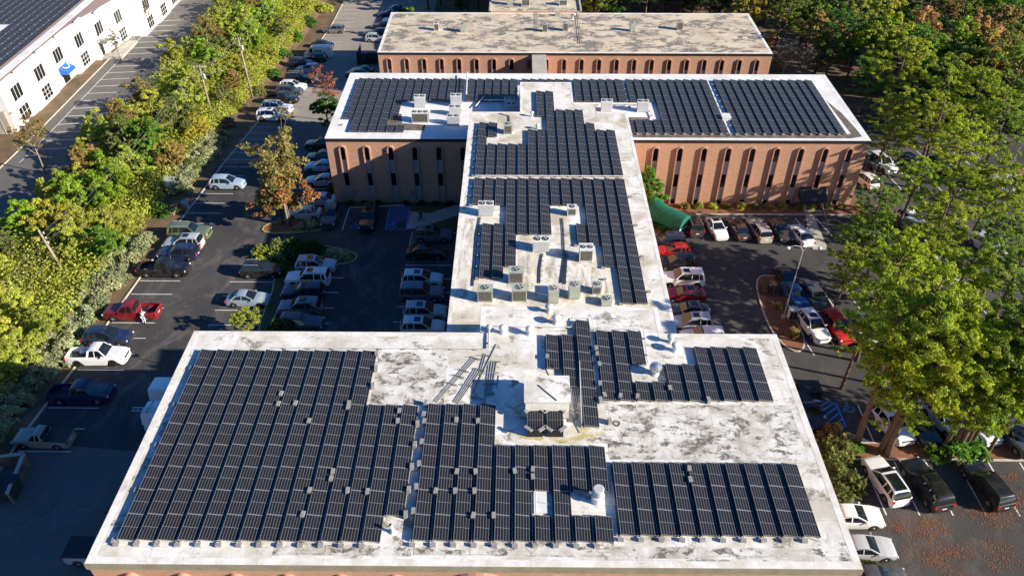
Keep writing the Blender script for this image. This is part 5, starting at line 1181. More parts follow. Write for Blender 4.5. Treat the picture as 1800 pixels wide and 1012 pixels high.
def bare_variant(seed, H=8, cr_=.35, per=16):
    rs = np.random.RandomState(seed); paths = [([(0, 0, -.2), (.1, 0, H * .4), (0, .2, H * .85)], [.16, .1, .03])]
    tips = []
    for k in range(14):
        t = rs.uniform(.3, .85); a = rs.uniform(0, 6.28); b = np.array([0, 0, H * t]); e = b + np.array([math.cos(a) * 1.9, math.sin(a) * 1.9, H * .28]) * rs.uniform(.6, 1.1); paths.append(([tuple(b), tuple(b * .5 + e * .5 + [0, 0, .2]), tuple(e)], [.06, .04, .012])); tips.append(e)
        for q in range(6):
            u = rs.uniform(.4, 1); s = b * (1 - u) + e * u; f = s + rs.normal(size=3) * .7 + [0, 0, .6]; paths.append(([tuple(s), tuple(f)], [.018, .006])); tips.append(f)
    C, A, B = leaves_on(np.array(tips), [cr_] * len(tips), per, .14, rs)
    return quads_mesh('sparse_crown', C, A, B, M['leaf']), limb_mesh('grey_limbs', paths, M['bark_pale']), H
BV = [broad_variant(s, 3.0, 7.5) for s in (1, 2, 3, 4, 5)]
BVT = [broad_variant(s, 2.6, 9.5, 90, 110, .145) for s in (11, 12)]
PVT = [pine_variant(s, 19, 4.8, 270, 56, 1.0 * (-1) ** s) for s in (1, 2, 3, 4)]
SV = [shrub_variant(s) for s in (1, 2, 3, 4)]
AV = [bare_variant(s) for s in (1, 2)]
AVD = bare_variant(5, 8.2, .62, 42)
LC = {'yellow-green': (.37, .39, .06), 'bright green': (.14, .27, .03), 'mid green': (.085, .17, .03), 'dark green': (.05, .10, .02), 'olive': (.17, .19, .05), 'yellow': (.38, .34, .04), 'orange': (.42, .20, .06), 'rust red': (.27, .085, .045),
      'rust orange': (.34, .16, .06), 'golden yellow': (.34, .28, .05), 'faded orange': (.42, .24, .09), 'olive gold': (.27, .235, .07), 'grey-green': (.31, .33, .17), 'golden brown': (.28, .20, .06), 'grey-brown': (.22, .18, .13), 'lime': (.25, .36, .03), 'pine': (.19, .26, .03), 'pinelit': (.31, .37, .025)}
def tree(x, y, var, col, sc, lab, cat='tree', group=None, nm='tree', rz=None, z=None, sz=None):
    crown, trunk, H = var; rz = random.uniform(0, 6.28) if rz is None else rz
    z = gz(x, y) if z is None else z
    rt = thing(nm, lab, cat, (x, y, z), rz, group)
    for n_, me in (('trunk' if nm not in ('shrub', 'grass_clump') else 'stem', trunk), ('crown' if nm not in ('shrub', 'grass_clump') else 'leaves', crown)):
        o_ = link(n_, me, rt); o_.scale = (sc, sc, sc * (sz or 1))
        c = LC[col]; j = random.uniform(.85, 1.15); o_.color = (c[0] * j * random.uniform(.92, 1.08), c[1] * j, c[2] * j, 1)
    return rt
random.seed(4)
# tree belt between the two car parks: broadleaf trees in autumn colour
cols = ['yellow-green', 'yellow-green', 'lime', 'yellow-green', 'bright green', 'yellow-green', 'olive', 'lime', 'yellow-green', 'yellow', 'golden brown', 'yellow-green', 'yellow-green', 'yellow-green', 'olive']
cnt = {}
def belt(x, y, col, var, sc, sz=1.0):
    k = cnt.get(col, 0) + 1; cnt[col] = k
    tree(x, y, var, col, sc, f'{col} broadleaf tree in the power-line belt, {ordw(k)} of its colour from the near end', 'tree', 'trees in the belt between the car parks', 'broadleaf_tree', sz=sz)
y = 36.0
while y < 205:
    span = (-63.5, -49.0) if y < 150 else (-64, -47)
    for x in (-60.8, -56.6, -52.8, -49.4):
        xx, yy = x + random.uniform(-1.3, 1.3), y + random.uniform(-1.6, 1.6)
        if x < -60 and yy > 100 and random.random() < .5: continue
        pq = GP(303, 338)
        if abs(xx - pq[0]) < 3.2 and -7 < yy - pq[1] < 1.5: continue
        pq = GP(117, 486); pq2 = GP(375, 212)
        if abs(xx - pq[0]) < 3.6 and -9 < yy - pq[1] < 1.5: continue
        if abs(xx - pq2[0]) < 2.5 and -7 < yy - pq2[1] < 1: continue
        if xx > -50.2 and y < 120 and random.random() < .55: continue
        c = random.choice(cols); sc = random.uniform(.62, .98) * (1.0 if x < -52 else .72)
        belt(xx, yy, c, random.choice(BV + BVT[:1]), sc * (1.05 if y < 90 else 1.12))
    y += 4.7 if y < 110 else 5.6
tree(*GP(228, 265)[:2], BVT[0], 'golden brown', .9, 'brown-tinted tree at the far-side edge of the belt, facing the marked stalls', 'tree', nm='broadleaf_tree')
tree(*GP(80, 305)[:2], AV[0], 'golden brown', .95, 'thin half-bare golden tree leaning over the neighbour drive', 'tree', nm='broadleaf_tree')
tree(-80.5, 104.5, BV[2], 'yellow', .55, 'small yellow tree at the near corner of the white warehouse', 'tree', nm='broadleaf_tree')
tree(-73.2, 137.0, AV[1], 'grey-brown', .6, 'bare shrub-like tree against the white warehouse wall', 'tree', nm='broadleaf_tree', z=.4)
tree(-73.0, 151.0, AV[0], 'grey-brown', .6, 'second bare tree further along the white warehouse wall', 'tree', nm='broadleaf_tree', z=.4)
# grey-green hedge along the kerb
k = 0; y = 40.0
while y < 112:
    if not (78.5 < y < 90.5):
        for dx in (0, -2.0):
            k += 1; tree(-46.6 + dx + random.uniform(-.4, .3), y + random.uniform(-.4, .4), random.choice(SV), 'grey-green', random.uniform(1.25, 1.75), f'grey-green hedge shrub beside the kerb of the truck row, {ordw(min(k, 79))} from the near end', 'shrub', 'hedge shrubs along the kerb', 'shrub')
    y += 1.9
for i, (px, py, c, s) in enumerate([(312, 372, 'grey-green', 1.3), (338, 300, 'olive', 1.6), (322, 305, 'grey-brown', 1.3), (285, 375, 'mid green', 1.5), (400, 222, 'grey-brown', 1.4), (455, 165, 'olive', 1.5), (480, 135, 'mid green', 1.6), (500, 100, 'mid green', 1.8), (520, 70, 'bright green', 1.8), (545, 45, 'mid green', 1.9), (570, 20, 'yellow-green', 2.0)]):
    tree(*GP(px, py)[:2], SV[i % 4], c, s, ['grey-green bush by the small green box', 'olive bush beside the tall pale transformer box', 'brownish bush in the shade of the transformer box', 'green bush in front of the transformer box', 'brownish bush at the foot of the second pole', 'olive bush above the first white SUVs of the upper drive',
         'green bush near the black pickup on the upper drive', 'green bush near the big black SUV on the upper drive', 'bright green bush beside the white van', 'green bush at the bank beside the lone grey SUV', 'yellow-green bush at the top of the bank'][i], 'shrub', None, 'shrub')
# trees among the cars
tree(*GP(507, 398)[:2], AVD, 'olive gold', 1.28, 'tall autumn tree with grey limbs and orange lower leaves on the island beside the court', 'tree', nm='autumn_tree', rz=1.0, sz=1.15)
xa, ya = GP(507, 398)[:2]
tree(xa + .3, ya + .2, BV[3], 'rust orange', 1.12, 'olive and rust crowned tree mingling with the tall autumn tree', 'tree', nm='autumn_tree', sz=1.05)
tree(xa - .8, ya + .5, BV[1], 'golden brown', .95, 'brown-green lower crown beside the tall autumn tree on the island', 'tree', nm='autumn_tree', sz=1.0)
tree(*GP(578, 226)[:2], BV[0], 'mid green', .85, 'green-footed tree behind the middle roof corner', 'tree', nm='autumn_tree')
x_, y_ = GP(575, 215)[:2]; tree(x_, y_ + .8, AV[1], 'rust red', 1.0, 'reddish leaved tree behind the middle roof corner', 'tree', nm='autumn_tree')
tree(*GP(440, 590)[:2], BV[4], 'yellow-green', .52, 'small yellow-green tree at the rear corner of the near building', 'tree', nm='small_tree')
tree(*GP(492, 590)[:2], SV[1], 'dark green', 1.9, 'dark bush beside the small yellow-green tree', 'shrub', nm='shrub')
for i, (px, py, c, s) in enumerate([(465, 452, 'yellow-green', 1.6), (492, 450, 'olive', 1.9), (520, 445, 'dark green', 2.0), (548, 448, 'dark green', 1.9), (588, 452, 'grey-green', 1.2), (606, 455, 'grey-green', .9), (505, 478, 'dark green', 1.3), (548, 400, 'grey-green', 1.2), (530, 402, 'grey-green', .9)]):
    tree(*GP(px, py)[:2], SV[i % 4], c, s, ['lit yellow-green bush at the court end of the planting island', 'olive bush second along the planting island', 'dark round bush in the middle of the planting island', 'dark bush beside the silver SUV with sunroof', 'grey-green bush near the yellow kerb tip', 'small grey-green bush right at the yellow kerb tip', 'dark bush on the narrow leg of the planting island', 'grey-green bush at the foot of the lamp post', 'small grey-green bush beside the autumn tree'][i], 'shrub', None, 'shrub')
for i in range(9):
    if i in (3,): continue
    tree(-22.5 + i * 1.9, 88.2, SV[i % 4], 'dark green', .6, f'low dark foundation shrub at the shaded brick wall, {ordw(i + 1)} from the corner', 'shrub', 'foundation shrubs at the shaded wall', 'shrub')
for i in range(6): tree(-25.6, 89.5 + 2.4 * i, SV[i % 4], 'dark green', 1.0, f'dark shrub along the side of the middle building, {ordw(i + 1)} from its corner', 'shrub', 'shrubs beside the middle building', 'shrub')
for i in range(12):
    tree(22.4 + i * 1.9, 87.8, SV[i % 4], random.choice(['olive', 'golden brown', 'yellow-green']), .75, f'yellowish ornamental shrub under the arched windows, {ordw(i + 1)} from the green canopy', 'shrub', 'shrubs under the sunlit windows', 'shrub')
tree(*W(1141, 318, 6.0), BV[1], 'bright green', .82, 'feathery green tree beside the connector wall and the green canopy', 'tree', nm='small_tree', sz=1.05)
for i, (px, py, s) in enumerate([(1150, 398, .9), (1165, 405, .8), (1180, 412, .8), (1150, 430, .6)]): tree(*GP(px, py)[:2], SV[i], 'mid green', s, ['green bush under the canopy beside the connector', 'low green bush under the middle of the green canopy', 'low green bush near the canopy mouth', 'small green bush by the pale kerbed path'][i], 'shrub', None, 'shrub')
for i, (px, py, c, s) in enumerate([(1352, 512, 'grey-brown', 1.2), (1395, 590, 'golden brown', .9), (1365, 540, 'golden brown', .7), (1462, 800, 'olive', 1.9), (1478, 850, 'olive', 1.9), (1455, 770, 'golden brown', 1.5), (1500, 790, 'bright green', .9), (1690, 800, 'bright green', 2.0), (1640, 800, 'bright green', 1.2), (1530, 1002, 'olive', .9), (1510, 985, 'olive', .8), (1475, 900, 'olive', 1.1)]):
    tree(*GP(px, py)[:2], SV[i % 4], c, s, ['rounded brownish bush at the tip of the curved island', 'golden ornamental grass on the curved island', 'dry grass beside the lamp foot', 'olive bush hugging the side wall of the near building', 'olive bush closest to the white nose-out sedan', 'golden brown bush beside the blue hatched bay',
        'small green bush at the leaning pine foot', 'big bright green bush in front of the pine-shaded cars', 'green bush between white crossover and pine strip', 'low bush at the near building corner by the dark car', 'low bush beside the silver nose-out sedan', 'thin bush behind the white nose-out sedan'][i], 'shrub', None, 'shrub')
# pines: crown centres sighted in the photograph
PINES = [(1515, 410, 9, .62), (1548, 350, 9, .58), (1480, 470, 9, .42), (1570, 475, 15, .7), (1535, 545, 13, .52), (1655, 400, 12, .8), (1610, 560, 16, .8), (1700, 590, 17, .8), (1668, 660, 17, .8), (1745, 640, 15, .7), (1775, 430, 12, .7), (1700, 265, 13, .78), (1640, 310, 10, .6), (1765, 215, 13, .75), (1655, 215, 13, .88), (1580, 190, 10, .8), (1535, 130, 9, .75), (1590, 95, 15, .95), (1660, 150, 16, .8), (1550, 235, 9, .62), (1725, 170, 15, .75), (1785, 345, 11, .6), (1790, 120, 17, .9), (1795, 560, 15, .6), (1600, 500, 12, .7), (1785, 700, 12, .6), (1760, 320, 11, .6), (1620, 440, 10, .6), (1540, 440, 9, .6), (1585, 545, 12, .6), (1715, 700, 12, .7), (1730, 600, 14, .8), (1555, 600, 10, .5), (1690, 480, 12, .75), (1790, 480, 13, .75), (1660, 330, 10, .6)]
for i, (px, py, h, s) in enumerate(PINES):
    zt = 3 + h * .78; x, y = W(px, py, zt)
    for _ in range(3): x, y = W(px, py, gz(x, y) + h * .78)
    if 36 < y < 51: y = 44.1
    CP = [v_.location for v_ in veh.values()]; best = None
    for q in range(400):
        a = q * 2.4; rr_ = .22 * math.sqrt(q); xx, yy = x + rr_ * math.cos(a), (y + rr_ * math.sin(a) if y != 44.1 else y)
        if all(abs(xx - c.x) > 1.7 or abs(yy - c.y) > 3.2 for c in CP): x, y = xx, yy; break
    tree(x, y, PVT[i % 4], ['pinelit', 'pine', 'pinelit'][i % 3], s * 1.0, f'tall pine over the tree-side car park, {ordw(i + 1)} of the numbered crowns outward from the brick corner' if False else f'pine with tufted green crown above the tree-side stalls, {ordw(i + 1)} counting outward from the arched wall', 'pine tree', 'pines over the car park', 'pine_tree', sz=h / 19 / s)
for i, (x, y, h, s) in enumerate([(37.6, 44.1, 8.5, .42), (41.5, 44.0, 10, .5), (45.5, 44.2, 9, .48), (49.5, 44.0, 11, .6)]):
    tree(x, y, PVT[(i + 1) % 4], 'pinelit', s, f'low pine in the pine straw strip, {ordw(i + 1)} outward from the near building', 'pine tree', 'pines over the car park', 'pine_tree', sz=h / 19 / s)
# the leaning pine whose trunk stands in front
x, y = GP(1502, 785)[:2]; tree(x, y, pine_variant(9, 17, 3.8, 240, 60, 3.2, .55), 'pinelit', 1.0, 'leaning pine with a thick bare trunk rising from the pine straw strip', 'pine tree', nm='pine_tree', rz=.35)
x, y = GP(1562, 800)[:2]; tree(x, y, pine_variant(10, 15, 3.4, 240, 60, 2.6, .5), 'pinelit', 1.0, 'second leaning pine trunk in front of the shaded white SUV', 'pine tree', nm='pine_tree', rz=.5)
# woods behind and beyond
WC = ['mid green', 'pine', 'mid green', 'pinelit', 'olive', 'pine', 'golden brown', 'bright green', 'golden brown', 'pine']
k = 0
for j, yy in enumerate([112, 119, 127, 135, 144, 153, 162, 172, 183, 195, 208]):
    for i in range(16):
        xx = 49 + i * 6.6 + random.uniform(-2.2, 2.2) + (j % 2) * 3; yv = yy + random.uniform(-2.5, 2.5)
        if xx > 52 + (yy - 30) * .85: continue
        if xx < 56 and yy < 150: continue
        if yy < 128 and xx < 66: continue
        c = WC[random.randrange(8)] if yy < 150 else random.choice(['mid green', 'pine', 'pinelit', 'olive', 'yellow-green', 'golden brown', 'bright green', 'pine', 'yellow-green', 'golden yellow'])
        k += 1; pi = random.random() < .35
        var = random.choice(PVT) if pi else random.choice(BV + BVT)
        tree(xx, yv, var, c, random.uniform(.6, .8) if pi else random.uniform(1.2, 1.75), f'{c} {"pine" if pi else "broadleaf"} tree in the woods beyond the middle roof, row {ordw(j + 1)}, place {ordw(i + 1)}', 'tree', 'woodland trees', 'pine_tree' if pi else 'broadleaf_tree')
for i in range(22):
    for j, yy in enumerate((171, 179, 188, 199, 211)):
        xx = -22 + i * 3.6 * (1 + .03 * j) + random.uniform(-1, 1); 
        if a_ - 3 < xx < c_ + 3: continue
        if j < 1 and random.random() < .5: continue
        if xx < -12 and j < 2: continue
        c = random.choice(['dark green', 'dark green', 'pine', 'mid green']); pi = random.random() < .6; var = random.choice(PVT) if pi else random.choice(BVT)
        tree(xx, yy + random.uniform(-2, 2), var, c, random.uniform(.75, 1.0) if pi else random.uniform(1.3, 1.6), f'{c} {"pine" if pi else "broadleaf"} tree in the back woods behind the far roof, row {ordw(j + 1)}, place {ordw(i + 1)}', 'tree', 'back woodland trees', 'pine_tree' if pi else 'broadleaf_tree')
for i, (px, py, c, s) in enumerate([(720, 12, 'lime', .9), (1380, 110, 'grey-brown', 1.0), (1410, 120, 'grey-brown', .9), (1355, 75, 'yellow-green', .7), (1360, 45, 'orange', .6)]):
    x, y = W(px, py, 0); tree(x, y, [BV[0], AV[0], AV[1], BV[1], BV[2]][i], c, s, ['bright lime tree behind the far roof corner', 'leafless grey-brown tree beside the far roof end', 'second leafless grey-brown tree nearer the middle roof', 'yellowish small tree at the far roof end', 'orange small tree at the wood edge behind the far roof'][i], 'tree', nm='small_tree')
for i, (px, py, c) in enumerate([(1625, 30, 'faded orange'), (1720, 40, 'faded orange'), (1770, 25, 'golden brown'), (1780, 80, 'yellow'), (1775, 130, 'yellow'), (1730, 110, 'golden brown'), (1690, 60, 'lime')]):
    x, y = W(px, py, 9); tree(x, y, BVT[i % 2], c, 1.65, f'{c} autumn tree glowing among dark woods, {ordw(i + 1)} from the middle of the skyline', 'tree', 'autumn trees among dark woods', 'broadleaf_tree')
# fallen leaves
rs = np.random.RandomState(3); C = []
for k in range(38):
    px, py = rs.uniform(1560, 1800), rs.uniform(880, 1012)
    if rs.rand() < .25: px, py = rs.uniform(1720, 1800), rs.uniform(810, 900)
    x, y, z = GP(px, py); r_ = rs.uniform(.25, 1.0); n = int(120 * r_ + 14); p = rs.normal(size=(n, 2)) * [r_, r_ * .55]
    C.append(np.c_[x + p[:, 0], y + p[:, 1], np.full(n, z + .03)])
for k in range(200):
    px, py = rs.uniform(1480, 1800), rs.uniform(800, 1012); x, y, z = GP(px, py); C.append(np.array([[x, y, z + .03]]))
C = np.concatenate(C); n = len(C); an = rs.uniform(0, 6.28, n); A = np.c_[np.cos(an), np.sin(an), rs.uniform(-.3, .3, n)] * .038; B = np.c_[-np.sin(an), np.cos(an), rs.uniform(-.3, .3, n)] * .028
o = link('fallen_leaves', quads_mesh('fallen_leaves', C, A, B, M['mulch'])); tag(o, 'rust coloured fallen leaves drifted over the near stalls', 'leaves', kind='stuff')
# undergrowth in the belt
rs = np.random.RandomState(8); n = 170000; x = rs.uniform(-62.5, -48.0, n); y = rs.uniform(30, 200, n); hgt = rs.uniform(0, 1, n) ** 2 * 3.0
z = np.array([gz(a, b) for a, b in zip(x, y)]) + hgt; d = unit(rs.normal(size=(n, 3))); t = unit(np.cross(d, rs.normal(size=(n, 3)))); s = rs.uniform(.05, .10, (n, 1))
o = link('undergrowth', quads_mesh('undergrowth', np.c_[x, y, z], d * s * 1.5, t * s, M['leaf'])); o.color = (*LC['yellow-green'], 1); tag(o, 'tangled yellow-green undergrowth beneath the belt trees', 'undergrowth', kind='stuff')

# ------------------------------------------------------------------ poles, wires, lamps, boxes
tops = []
for i, (bx, tp) in enumerate([((117, 486), (67, 404)), ((375, 212), (350, 115)), ((444, 172), (418, 66))]):
    x, y, z = GP(*bx); zt = ztop(x, y, tp[1]); xt, _ = W(tp[0], tp[1], zt); tx = max(-1, min(1, xt - x)); rt = thing('utility_pole', ['leaning wooden utility pole among the yellow trees, closest of the three', 'wooden utility pole in the middle of the belt', 'wooden utility pole beyond the middle one, near the upper drive'][i], 'utility pole', (x, y, z), 0, 'utility poles carrying the wires')
    b = MB(); b.tube([(0, 0, -.3), (tx, 0, zt - z)], [.19, .12], 10); link('pole', b.mesh('pole', M['wood_pole'], True), rt)
    b = MB(); cr = []
    for q, hz in enumerate((.35, 1.1) if i else (.5, 1.2, 1.9)):
        if i: b.box(tx - 1.0, -.06, zt - z - hz - .06, tx + 1.0, .06, zt - z - hz + .06)
        else: b.box(tx + .0, -.05, zt - z - hz - .05, tx + .55, .05, zt - z - hz + .05)
    link('crossarm', b.mesh('crossarm', M['wood_pole']), rt)
    b = MB()
    for xx in (-.85, -.4, .4, .85) if i else (.45,):
        for hz in ((.29,) if i else (.45, 1.15, 1.85)): b.lathe([(.05, 0), (.08, .05), (.05, .1), (.06, .18)], 8, (tx + xx, 0, zt - z - hz))
    link('insulator', b.mesh('insulator', M['white_metal']), rt)
    tops.append([(x + tx + xx, y, zt - hz) for xx, hz in ([(-.85, .15), (-.4, .15), (.4, .15), (.0, 1.8)] if i else [(.45, .3), (.45, 1.0), (.45, 1.7), (.1, 3.4)])])
    if i:
        b = MB(); b.lathe([(.2, 0), (.2, .7), (.12, .78)], 12, (tx + .35, 0, zt - z - 2.2)); link('transformer_can', b.mesh('can', M['grey_metal']), rt)
ext0 = [(a[0] - 3, a[1] - 45, a[2] - 1) for a in tops[0]]; ext1 = [(a[0] + 2, a[1] + 70, a[2]) for a in tops[2]]
for k in range(4):
    chain = [ext0[k], tops[0][k], tops[1][k], tops[2][k], ext1[k]]; pts = []
    for a, c in zip(chain, chain[1:]):
        for q in range(14):
            t = q / 14; pts.append((a[0] + (c[0] - a[0]) * t, a[1] + (c[1] - a[1]) * t, a[2] + (c[2] - a[2]) * t - 4 * t * (1 - t) * 1.1))
    pts.append(chain[-1]); b = MB(); b.tube(pts, .014, 4); o = link('power_line', b.mesh('power_line', M['dull']))
    tag(o, ['uppermost wire on the drive side of the crossarms', 'second wire strung between the wooden poles', 'third wire strung between the wooden poles', 'lowest slack wire strung between the wooden poles'][k], 'power line', 'wires strung between the wooden poles')
# street lamps
def lamp(bx, hpy, lab, style, arm=2.2):
    x, y, z = GP(*bx); zt = ztop(x, y, hpy); rt = thing('street_lamp', lab, 'street lamp', (x, y, z)); H = zt - z
    b = MB(); b.lathe([(.22, 0), (.22, .5)], 12); link('base', b.mesh('lamp_base', M['concrete']), rt)
    b = MB(); b.tube([(0, 0, .4), (0, 0, H - (.0 if style == 'globe' else .6))], [.075, .05], 8); link('pole', b.mesh('lamp_pole', M['galv']), rt)
    if style == 'globe':
        b = MB(); b.lathe([(.12, H - .05), (.3, H), (.34, H + .12), (.25, H + .28), (.05, H + .34)], 14); link('lamp_head', b.mesh('lamp_head', M['white_metal'], True), rt)
    else:
        for sg in ((1, -1) if style == 'double' else (1,)):
            b = MB(); b.tube([(0, 0, H - .65), (sg * .35, 0, H - .1), (sg * arm * .6, 0, H), (sg * arm, 0, H - .2)], .04, 6); link('arm', b.mesh('arm', M['galv']), rt)
            b = MB(); b.lathe([(.08, .1), (.22, 0), (.24, -.12), (.15, -.2)], 10, (sg * arm, 0, H - .2)); link('lamp_head', b.mesh('lh', M['galv'], True), rt)
    return rt
lamp((556, 385), 350, 'white-headed lamp post at the autumn tree island in the court', 'globe')
lamp((1376, 560), 432, 'tall street lamp with two curved arms on the curved planting island', 'double', 1.6)
l = lamp((1768, 312), 252, 'slim lamp pole rising among the pines by the far stalls', 'single', 1.2)
lamp((1475, 515), 497, 'small lamp arm among the near pine crowns', 'single', .8)
lamp((716, 22), 2, 'thin lamp pole beside the lime tree behind the far roof', 'single', 1)
lamp((398, 668), 600, 'unseen lamp post added for its cast shadow, court side of the near building', 'single', 1)  # hidden behind the roof; added to throw its shadow on the lot
for i, (px, py, w_, h_, lab) in enumerate([(303, 338, 1.3, 2.1, 'tall pale green transformer cabinet on the bank'), (327, 366, .8, 1.0, 'small green utility box beside the kerb'), (1376, 560, .9, 1.4, 'white and dark utility cabinet at the lamp foot')]):
    x, y, z = GP(px, py); rt = thing('utility_cabinet', lab, 'utility cabinet', (x + (.9 if i == 2 else 0), y, z)); mt = M['beige_metal'] if i < 2 else M['white_metal']
    b = MB(); b.box(-w_ / 2, -w_ * .35, .08, w_ / 2, w_ * .35, h_); link('cabinet_body', b.mesh('cab', mt), rt)
    b = MB(); b.add([(-w_ / 2 - .04, -w_ * .4, h_), (w_ / 2 + .04, -w_ * .4, h_), (w_ / 2 + .04, w_ * .4, h_ + .1), (-w_ / 2 - .04, w_ * .4, h_ + .1)], [(0, 1, 2, 3)]); b.box(-w_ / 2 - .04, -w_ * .4, h_ - .05, w_ / 2 + .04, w_ * .4, h_ - .001); link('cabinet_lid', b.mesh('lid', mt), rt)
    b = MB(); b.box(-w_ * .42, -w_ * .35 - .02, .2, -.02, -w_ * .35 - .002, h_ - .15); b.box(.02, -w_ * .35 - .02, .2, w_ * .42, -w_ * .35 - .002, h_ - .15); link('cabinet_door', b.mesh('cd', mt if i < 2 else M['black']), rt)
    b = MB(); b.box(-w_ / 2 - .12, -w_ * .45, 0, w_ / 2 + .12, w_ * .45, .08); link('pad', b.mesh('pad', M['concrete']), rt)
# dumpster enclosures
rt = thing('dumpster_enclosure', 'dark walled enclosure with pale coping at the near end of the truck row', 'enclosure', (0, 0, 0))
P_ = [GP(-60, 828), GP(52, 814), GP(24, 884)]
b = MB(); c_b = MB()
for (xa, ya, za), (xb, yb, zb_) in zip(P_, P_[1:]):
    d = Vector((xb - xa, yb - ya)).normalized(); nn = Vector((-d.y, d.x)) * .1; q = [(xa + nn.x, ya + nn.y), (xb + nn.x, yb + nn.y), (xb - nn.x, yb - nn.y), (xa - nn.x, ya - nn.y)]
    b.prism(q, 3.9, 6.3); q2 = [(xa + nn.x * 1.5, ya + nn.y * 1.5), (xb + nn.x * 1.5, yb + nn.y * 1.5), (xb - nn.x * 1.5, yb - nn.y * 1.5), (xa - nn.x * 1.5, ya - nn.y * 1.5)]; c_b.prism(q2, 6.31, 6.38)
link('enclosure_wall', b.mesh('ew', M['roofdark']), rt); link('wall_coping', c_b.mesh('ec', M['concrete']), rt)
def dumpster(x, y, z, lab):
    rt = thing('dumpster', lab, 'dumpster', (x, y, z), .1); b = MB(); b.add([(-1, -.7, .15), (1, -.7, .15), (1, .7, .15), (-1, .7, .15), (-1.1, -.9, 1.2), (1.1, -.9, 1.2), (1.1, .8, 1.5), (-1.1, .8, 1.5)], [(0, 3, 2, 1), (0, 1, 5, 4), (1, 2, 6, 5), (2, 3, 7, 6), (3, 0, 4, 7)])
    for xx in (-.6, 0, .6): b.box(xx - .05, -.86, .2, xx + .05, -.8, 1.1)
    link('bin_body', b.mesh('bin', newmat('dark_green_steel', (.02, .05, .03), .6)), rt); b = MB(); b.add([(-1.12, -.95, 1.22), (0, -.95, 1.22), (0, .85, 1.53), (-1.12, .85, 1.53), (.02, -.95, 1.22), (1.12, -.95, 1.22), (1.12, .85, 1.53), (.02, .85, 1.53)], [(0, 1, 2, 3), (4, 5, 6, 7)]); link('bin_lid', b.mesh('binlid', M['black']), rt)
x, y, z = GP(15, 868); dumpster(x, y, z, 'dumpster inside the dark walled enclosure')
rt = thing('dumpster_enclosure', 'black slatted enclosure beside the near corner of the far building', 'enclosure', (0, 0, 0)); x, y, z = GP(655, 108)
b = MB()
for k in range(14): b.box(x - 2.6, y - 2 + k * .3, z, x - 2.5, y - 1.75 + k * .3, z + 2.6); b.box(x - 2.5 + k * .36, y - 2.1, z, x - 2.2 + k * .36, y - 2.0, z + 2.6)
link('slat_panel', b.mesh('sl', M['black']), rt); b = MB()
for px_, py_ in ((-2.6, -2.1), (-2.6, 2.2), (2.6, -2.1)): b.box(x + px_ - .08, y + py_ - .08, z, x + px_ + .08, y + py_ + .08, z + 2.75)
link('corner_post', b.mesh('cpst', M['black']), rt); dumpster(x, y, z, 'dumpster inside the black slatted enclosure')
# green barrel canopy
pts = [Vector((*W(px, py, 4.4), 4.4)) for px, py in ((1148, 345), (1163, 361), (1207, 381))]
rt = thing('canopy', 'long green barrel canopy bending from the connector wall to the car park', 'canopy', (0, 0, 0)); b = MB(); r_ = 1.3; rings = []
for i, p in enumerate(pts):
    d = (pts[min(i + 1, 2)] - pts[max(i - 1, 0)]).normalized(); nn = Vector((-d.y, d.x, 0)); rings.append([(p + nn * r_ * math.cos(a) + Vector((0, 0, r_ * (math.sin(a) - 1)))) if 0 <= a <= math.pi else p for a in [math.pi * k / 12 for k in range(13)]])
    rings[-1] = [rings[-1][0] - Vector((0, 0, .45))] + rings[-1] + [rings[-1][-1] - Vector((0, 0, .45))]
vs = [tuple(q) for r in rings for q in r]; n = 15; b.add(vs, [(i * n + k, (i + 1) * n + k, (i + 1) * n + k + 1, i * n + k + 1) for i in range(2) for k in range(n - 1)]); link('canvas_cover', b.mesh('cv', M['green_canvas'], True), rt)
b = MB(); e = rings[2]; b.add([tuple(q) for q in e], [tuple(range(len(e)))]); link('canopy_end', b.mesh('ce', M['green_canvas']), rt)
b = MB(); d = (pts[2] - pts[1]).normalized(); b.add([tuple(e[0] + d * .02), tuple(e[-1] + d * .02), tuple(e[-1] + d * .02 + Vector((0, 0, .38))), tuple(e[0] + d * .02 + Vector((0, 0, .38)))], [(0, 1, 2, 3)]); link('white_valance', b.mesh('vl', M['white_metal']), rt)
for p in (rings[0][0], rings[0][-1], rings[1][0], rings[1][-1], e[0], e[-1]):
    b = MB(); b.tube([(p.x, p.y, gz(p.x, p.y)), (p.x, p.y, p.z + .1)], .04, 6); link('canopy_post', b.mesh('cp', M['galv']), rt)
for t in (.2, .45, .7, .95):
    b = MB(); b.tube([tuple(a.lerp(c, t) + Vector((0, 0, .012))) for a, c in zip(rings[1], rings[2])], .02, 4); link('canopy_hoop', b.mesh('hp', M['green_canvas']), rt)
# dark entrance canopy with steps and rails
x = W(1436, 350, 3.6)[0]; rt = thing('entrance_canopy', 'black canvas canopy over the side entrance of the middle building', 'canopy', (x, Y20, 0))
b = MB(); b.add([(-1.7, 0, 4.1), (1.7, 0, 4.1), (1.7, -1.7, 3.0), (-1.7, -1.7, 3.0), (-1.7, -1.7, 2.5), (1.7, -1.7, 2.5), (-1.7, 0, 2.7), (1.7, 0, 2.7)], [(0, 3, 2, 1), (3, 4, 5, 2), (0, 6, 4, 3), (1, 2, 5, 7)]); link('canvas_cover', b.mesh('bc', M['black']), rt)
b = MB()
for sx in (-1.6, 1.6): b.tube([(sx, -1.65, .2), (sx, -1.65, 2.6)], .04, 6)
link('canopy_post', b.mesh('bp', M['black']), rt)
rt = thing('entrance_steps', 'pale concrete steps with metal handrails below the black canopy', 'steps', (x, Y20 - 1.7, 0)); b = MB()
for k in range(6): b.box(-1.1, -.35 * (k + 1), -.2, 1.1, -.35 * k - .002, 2.2 - .13 * k - .6)
link('step', b.mesh('stp', M['concrete']), rt); b = MB()
